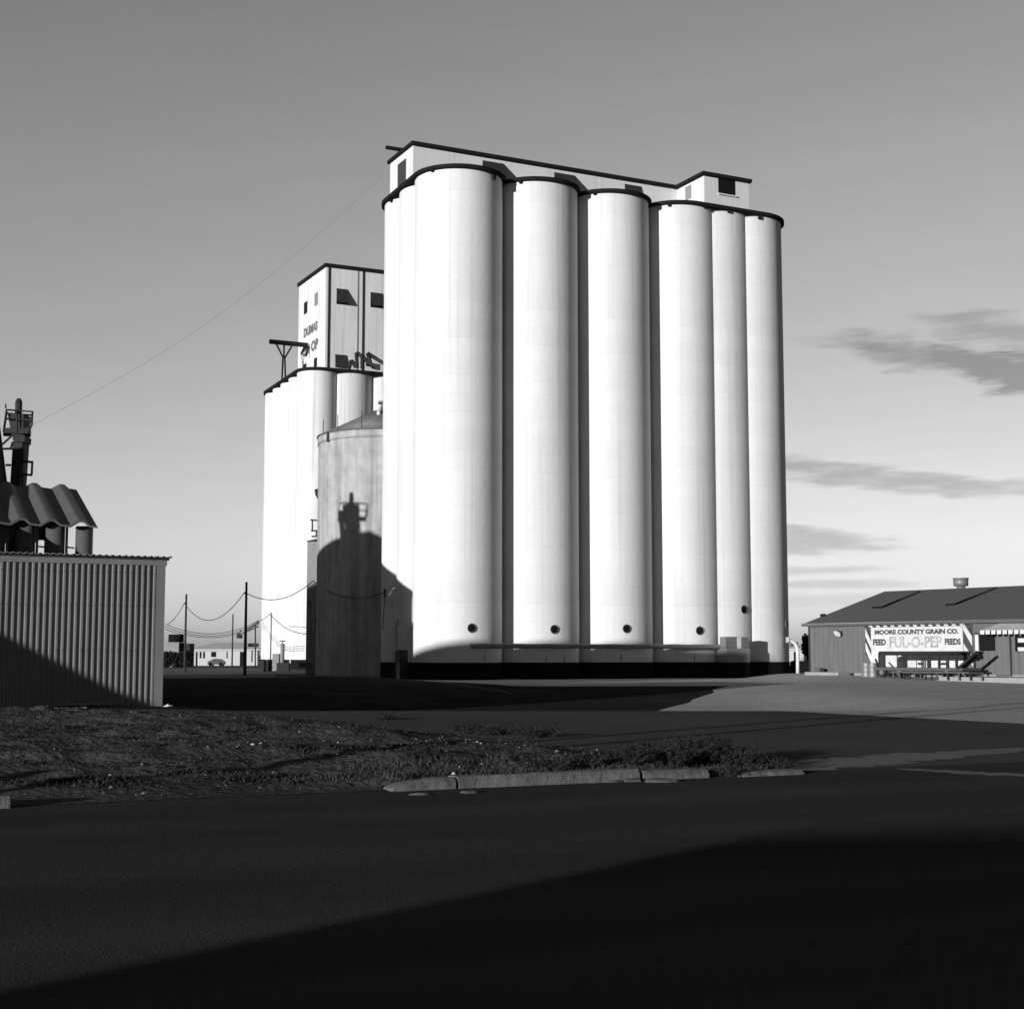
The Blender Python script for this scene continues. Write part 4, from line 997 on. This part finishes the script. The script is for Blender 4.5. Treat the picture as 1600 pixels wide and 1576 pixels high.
blades('dry_grass', 5000, lambda r: (-r.random()**1.5*6, .5+abs(r.gauss(0, 1.2))), .03, .09, 'dark_grass', 13, False)
blades('dry_grass', 5000, lambda r: (-r.random()*30, 21+r.gauss(0, 1.2)), .015, .05, 'dark_grass', 14, False)
def stones(n, seed, region, smin, smax, m_='stone'):
    rd = random.Random(seed); mb = MB()
    for _ in range(n):
        a, b = region(rd); x, y = lot_xy(a, b); z = lotz(x, y, a, b); s = smin+(smax-smin)*rd.random()**3
        vs = []
        for d in ((1, 0, 0), (0, 1, 0), (-1, 0, 0), (0, -1, 0), (0, 0, .8), (0, 0, -.5)):
            k = s*rd.uniform(.6, 1.2); vs.append((x+d[0]*k+rd.uniform(-.2, .2)*s, y+d[1]*k+rd.uniform(-.2, .2)*s, z+d[2]*k))
        mb.add(vs, [(0, 1, 4), (1, 2, 4), (2, 3, 4), (3, 0, 4), (1, 0, 5), (2, 1, 5), (3, 2, 5), (0, 3, 5)])
    return mb
stones(8000, 5, lambda r: (-r.random()**.9*26, r.uniform(.6, 25.5)), .006, .034).build('gravel', 'stone', None, 'stuff', (0, 0, 0))
stones(110, 6, lambda r: r.choice(((r.uniform(-6, -.5), r.gauss(7.2, .15)), (-r.random()*18, r.uniform(1, 24)))), .010, .035).build('pale_gravel', 'white_paint', None, 'stuff', (0, 0, 0))
# individual weeds
def weed(px, py, w_, hg, label, seed, n=700):
    g_ = on_ground(px, py); z = max(lot_height(g_.x, g_.y), h(g_.x, g_.y)) if ab(KO, g_.x, g_.y)[0] < .2 else h(g_.x, g_.y)
    rd = random.Random(seed); t_ = thing('weed_bush', label, 'weed', (g_.x, g_.y, z), 'dark weeds on the rough lot')
    st_ = MB(); lf = MB()
    for _ in range(26):
        an_ = rd.uniform(0, 2*PI); rr = w_/2*rd.random()**.7; tx, ty, tz_ = math.cos(an_)*rr, math.sin(an_)*rr, hg*rd.uniform(.5, 1)
        b0 = Vector((g_.x+tx*.3, g_.y+ty*.3, z-.02)); b2 = Vector((g_.x+tx, g_.y+ty, z+tz_)); b1 = b0.lerp(b2, .5)+Vector((tx*.15, ty*.15, tz_*.12))
        st_.tube([b0, b1, b2], .006, 4, r2=.003)
        for k in range(n//26):
            t = rd.uniform(.15, 1); p = b0.lerp(b1, t*2) if t < .5 else b1.lerp(b2, t*2-1)
            a = Vector((rd.gauss(0, 1), rd.gauss(0, 1), rd.gauss(0, .8))).normalized(); s = rd.uniform(.02, .05)
            c_ = a.orthogonal().normalized()*s*.3; p = p+a*rd.uniform(0, .05)
            lf.add([p-c_, p+a*s, p+c_], [(0, 1, 2)])
    st_.build('stems', 'dark_wood', t_); lf.build('leaves', 'foliage', t_)
for i, (px, py, w_, hg, n, lb) in enumerate((
    (662, 1208, .62, .30, 1500, 'round dark weed clump behind the left end of the kerb'),
    (735, 1147, 1.3, .22, 1300, 'low spreading weed on the middle of the rough lot'),
    (835, 1152, 1.1, .24, 1300, 'weed clump at the lot edge beside the side street'),
    (775, 1148, .9, .16, 900, 'low weed right of the spreading weed in mid lot'),
    (605, 1124, 1.0, .14, 700, 'small flat weed at the far crest of the lot'),
    (1010, 1178, .8, .22, 1000, 'weed at the lot edge left of the big bushes'),
    (1085, 1195, 1.1, .40, 2200, 'leftmost of the big corner bushes behind the kerb'),
    (1115, 1192, 1.0, .42, 2200, 'tallest bushy weed above the broken kerb'),
    (1145, 1198, .9, .32, 1900, 'bush at the gap between the kerb pieces'),
    (1175, 1202, .9, .24, 1600, 'bush behind the sunken kerb piece'),
    (1205, 1203, .7, .16, 1100, 'rightmost low weed at the street corner'),
    (1050, 1205, .9, .26, 1500, 'weed behind the cracked kerb joint'),
    (980, 1207, .8, .20, 1200, 'weed growing just behind the middle of the kerb'),
    (920, 1209, .8, .17, 1000, 'short weed behind the long kerb piece'),
    (860, 1212, .7, .15, 900, 'short thin weed behind the long kerb piece, left half'),
    (1140, 1213, .5, .12, 900, 'small weed growing out of the kerb gap'))):
    weed(px, py, w_, hg, lb, 40+i, n)
# low dark scrub patches scattered over the lot
def scrub(px, py, w_, d_, seed):
    g_ = on_ground(px, py); rd = random.Random(seed); mb = MB()
    for _ in range(900):
        x = g_.x+rd.gauss(0, w_*.45); y = g_.y+rd.gauss(0, d_*.45); a, b = ab(KO, x, y)
        if a > -.3 or b < .5: continue
        z = lotz(x, y, a, b); hh_ = rd.uniform(.008, .055)*math.exp(-((x-g_.x)/w_)**2); an_ = rd.uniform(0, 6.28); k = rd.uniform(.01, .03)
        mb.add([(x-k*math.cos(an_), y-k*math.sin(an_), z-.01), (x+k*math.cos(an_), y+k*math.sin(an_), z-.01), (x+rd.uniform(-.05, .05), y+rd.uniform(-.05, .05), z+hh_+.01)], [(0, 1, 2)])
    return mb
for i, (px, py, w_, d_) in enumerate(((120, 1232, 1.1, .5), (60, 1150, 1.6, .8), (330, 1215, .9, .5), (400, 1225, .7, .4), (250, 1148, 1.8, .8), (420, 1148, 1.6, .6), (560, 1150, 1.4, .5), (180, 1180, 1.2, .5), (520, 1195, .6, .3), (30, 1200, 1.2, .5), (480, 1178, .9, .35), (640, 1175, .8, .4))):
    scrub(px, py, w_, d_, 70+i).build('low_scrub', 'foliage', None, 'stuff')
# litter: a few pale scraps
for i, (px, py, s, lb) in enumerate(((262, 1203, .09, 'flat scrap of white litter on the left of the rough lot'), (262, 1104, .16, 'pale rag of litter at the shed corner'), (282, 1200, .05, 'tiny white scrap right of the flat litter'))):
    g_ = on_ground(px, py); a, b = ab(KO, g_.x, g_.y); z = lotz(g_.x, g_.y, a, b)+.01
    mb = MB(); mb.add([(g_.x-s, g_.y, z), (g_.x+s*.3, g_.y-s*.6, z+.01), (g_.x+s, g_.y+.02, z+.02), (g_.x+.1*s, g_.y+s*.8, z+.04), (g_.x, g_.y, z+s*.5)], [(0, 1, 4), (1, 2, 4), (2, 3, 4), (3, 0, 4)])
    tag(mb.build('litter', 'white_paint'), lb, 'litter')
# loose broken concrete chunks along the kerb foot
for i, (px, py, s) in enumerate(((950, 1219, .10), (985, 1218, .12), (1030, 1219, .12), (1050, 1218, .08), (735, 1236, .07), (655, 1239, .07))):
    g_ = on_ground(px, py+3); rd = random.Random(i); mb = MB(); vs = []
    for k in range(7): vs.append((g_.x+math.cos(k*.9)*s*rd.uniform(.7, 1.3)*1.6, g_.y+math.sin(k*.9)*s*rd.uniform(.6, 1.2), .0))
    vs += [(v[0]*.85+g_.x*.15, v[1]*.85+g_.y*.15, s*rd.uniform(.2, .45)) for v in vs]
    mb.add(vs, [tuple(range(7, 14))]+[(k, (k+1) % 7, 7+(k+1) % 7, 7+k) for k in range(7)])
    tag(mb.build('broken_chunk', 'dirt'), ['dirt clod left of the middle kerb joint', 'larger dirt clod just left of the middle kerb joint', 'clod right of the middle kerb joint', 'small clod below the weeds right of the kerb joint', 'small clod by the first kerb joint', 'small clod by the rounded left kerb end'][i], 'clod', 'clods along the kerb foot')

# ================================================================ WORLD: sky seen by black and white film, thin dark evening clouds
w = bpy.data.worlds.new('World'); S.world = w; w.use_nodes = True
nt = w.node_tree; N = nt.nodes; L = nt.links
for n_ in list(N): N.remove(n_)
out = N.new('ShaderNodeOutputWorld'); bg = N.new('ShaderNodeBackground'); L.new(bg.outputs[0], out.inputs[0])
sky = N.new('ShaderNodeTexSky'); sky.sky_type = 'NISHITA'; sky.sun_disc = False
sky.sun_elevation = EL; sky.sun_rotation = math.radians(180)+AZ
sky.air_density = 1.0; sky.dust_density = 1.0; sky.ozone_density = 1.0
def mt(op, *a):
    k = N.new('ShaderNodeMath'); k.operation = op
    for i, q in enumerate(a):
        if isinstance(q, (int, float)): k.inputs[i].default_value = q
        else: L.new(q, k.inputs[i])
    return k.outputs[0]
tc = N.new('ShaderNodeTexCoord'); sx = N.new('ShaderNodeSeparateXYZ'); L.new(tc.outputs['Generated'], sx.inputs[0])
az = mt('ARCTAN2', sx.outputs[0], sx.outputs[1]); el = mt('ARCSINE', sx.outputs[2])
sepc = N.new('ShaderNodeSeparateColor'); L.new(sky.outputs[0], sepc.inputs[0])
lum = mt('ADD', mt('MULTIPLY', sepc.outputs[0], .6), mt('MULTIPLY', sepc.outputs[1], .4))   # yellow filtered film: one grey value
cv2 = N.new('ShaderNodeCombineXYZ'); L.new(mt('MULTIPLY', az, 9), cv2.inputs[0]); L.new(mt('MULTIPLY', el, 60), cv2.inputs[1])
nz_ = N.new('ShaderNodeTexNoise'); nz_.inputs['Scale'].default_value = 1.0; nz_.inputs['Detail'].default_value = 7; nz_.inputs['Roughness'].default_value = .62; L.new(cv2.outputs[0], nz_.inputs['Vector'])
nv = mt('SUBTRACT', nz_.outputs[0], .5)
cv3 = N.new('ShaderNodeCombineXYZ'); L.new(mt('MULTIPLY', az, 30), cv3.inputs[0]); L.new(mt('MULTIPLY', el, 160), cv3.inputs[1])
nf_ = N.new('ShaderNodeTexNoise'); nf_.inputs['Scale'].default_value = 1.0; nf_.inputs['Detail'].default_value = 5; L.new(cv3.outputs[0], nf_.inputs['Vector'])
nfv = mt('SUBTRACT', nf_.outputs[0], .5)
def cloud(x0, y0, x1, y1, th, dens):
    a_, b_ = ray(x0, y0), ray(x1, y1)
    A0, E0 = math.atan2(a_.x, a_.y), math.atan2(a_.z, math.hypot(a_.x, a_.y)); A1, E1 = math.atan2(b_.x, b_.y), math.atan2(b_.z, math.hypot(b_.x, b_.y))
    sl = (E1-E0)/(A1-A0); ca = (A0+A1)/2; ce = (E0+E1)/2; ha = (A1-A0)/2; he = th/2/F
    du = mt('DIVIDE', mt('SUBTRACT', az, ca), ha)
    dv = mt('DIVIDE', mt('SUBTRACT', mt('SUBTRACT', el, ce), mt('MULTIPLY', mt('SUBTRACT', az, ca), sl)), he)
    dv = mt('ADD', dv, mt('MULTIPLY', nv, 4.5)); 
    d = mt('ADD', mt('POWER', mt('ABSOLUTE', du), 3.0), mt('POWER', mt('ABSOLUTE', dv), 2.0))
    k = mt('SUBTRACT', 1.0, mt('MULTIPLY', d, .55)); k = mt('ADD', k, mt('MULTIPLY', nfv, 2.0))
    mr = N.new('ShaderNodeMapRange'); mr.interpolation_type = 'SMOOTHSTEP'; L.new(k, mr.inputs[0]); mr.inputs[1].default_value = -.35; mr.inputs[2].default_value = 1.15
    return mt('MULTIPLY', mr.outputs[0], dens)
cl = None
for c_ in ((1340, 538, 1740, 606, 40, .40), (1460, 505, 1760, 535, 34, .30), (1500, 560, 1800, 640, 60, .34), (1240, 530, 1420, 545, 12, .10), (1130, 727, 1600, 760, 30, .36), (1080, 832, 1390, 852, 32, .34), (1100, 890, 1370, 892, 10, .22), (1100, 909, 1430, 914, 12, .22), (1100, 935, 1500, 940, 14, .12), (1400, 1000, 1900, 990, 20, .15)):
    v_ = cloud(*c_); cl = v_ if cl is None else mt('ADD', cl, v_)
cl = mt('MINIMUM', cl, .46)
shape = mt('MULTIPLY', mt('SUBTRACT', 1.0, cl), mt('ADD', 1.0, mt('MULTIPLY', nv, .10)))
ramp = N.new('ShaderNodeValToRGB'); L.new(mt('DIVIDE', el, PI/2), ramp.inputs[0])   # yellow filter: bright low sky, deep zenith
cr = ramp.color_ramp
for k_, (p_, v_) in enumerate(((0.0, 1.12), (.06, 1.10), (.12, 1.06), (.20, 1.06), (.28, .98), (.40, .45), (1.0, .12))):
    e_ = cr.elements[0] if k_ == 0 else cr.elements.new(p_)
    e_.position = p_; e_.color = g3(v_)
cr.elements[-1].color = g3(.12)
mrk = N.new('ShaderNodeMapRange'); mrk.interpolation_type = 'SMOOTHSTEP'; L.new(sx.outputs[1], mrk.inputs[0])   # unseen sky behind the camera dimmed, added to keep shadows deep
mrk.inputs[1].default_value = -.15; mrk.inputs[2].default_value = .80; mrk.inputs[3].default_value = .30; mrk.inputs[4].default_value = 1.0
lum = mt('MULTIPLY', mt('MINIMUM', lum, 5.0), mrk.outputs[0])
fin = mt('MULTIPLY', mt('MULTIPLY', lum, shape), mt('MULTIPLY', ramp.outputs[0], 1.2))
cc = N.new('ShaderNodeCombineColor')
for i in range(3): L.new(fin, cc.inputs[i])
L.new(cc.outputs[0], bg.inputs[0]); bg.inputs[1].default_value = 0.15
# ================================================================ SUN
ld = bpy.data.lights.new('sun', 'SUN'); ld.energy = 5.0; ld.angle = math.radians(.5); ld.color = (1, 1, 1)
lo = bpy.data.objects.new('sun', ld); COL.objects.link(lo); lo.rotation_euler = SUN.to_track_quat('Z', 'Y').to_euler(); lo.location = (-60, -80, 40)
# ================================================================ CAMERA
cd = bpy.data.cameras.new('camera'); cam = bpy.data.objects.new('camera', cd); COL.objects.link(cam); S.camera = cam
cam.location = (0, 0, EYE); cam.rotation_euler = (PI/2+PITCH, 0, 0); cd.sensor_width = 36; cd.lens = 36*F/1600; cd.clip_end = 20000; cd.clip_start = .1
vs_ = S.view_settings; vs_.view_transform = 'Standard'; vs_.look = 'None'; vs_.exposure = 0; vs_.gamma = 1; vs_.use_curve_mapping = False
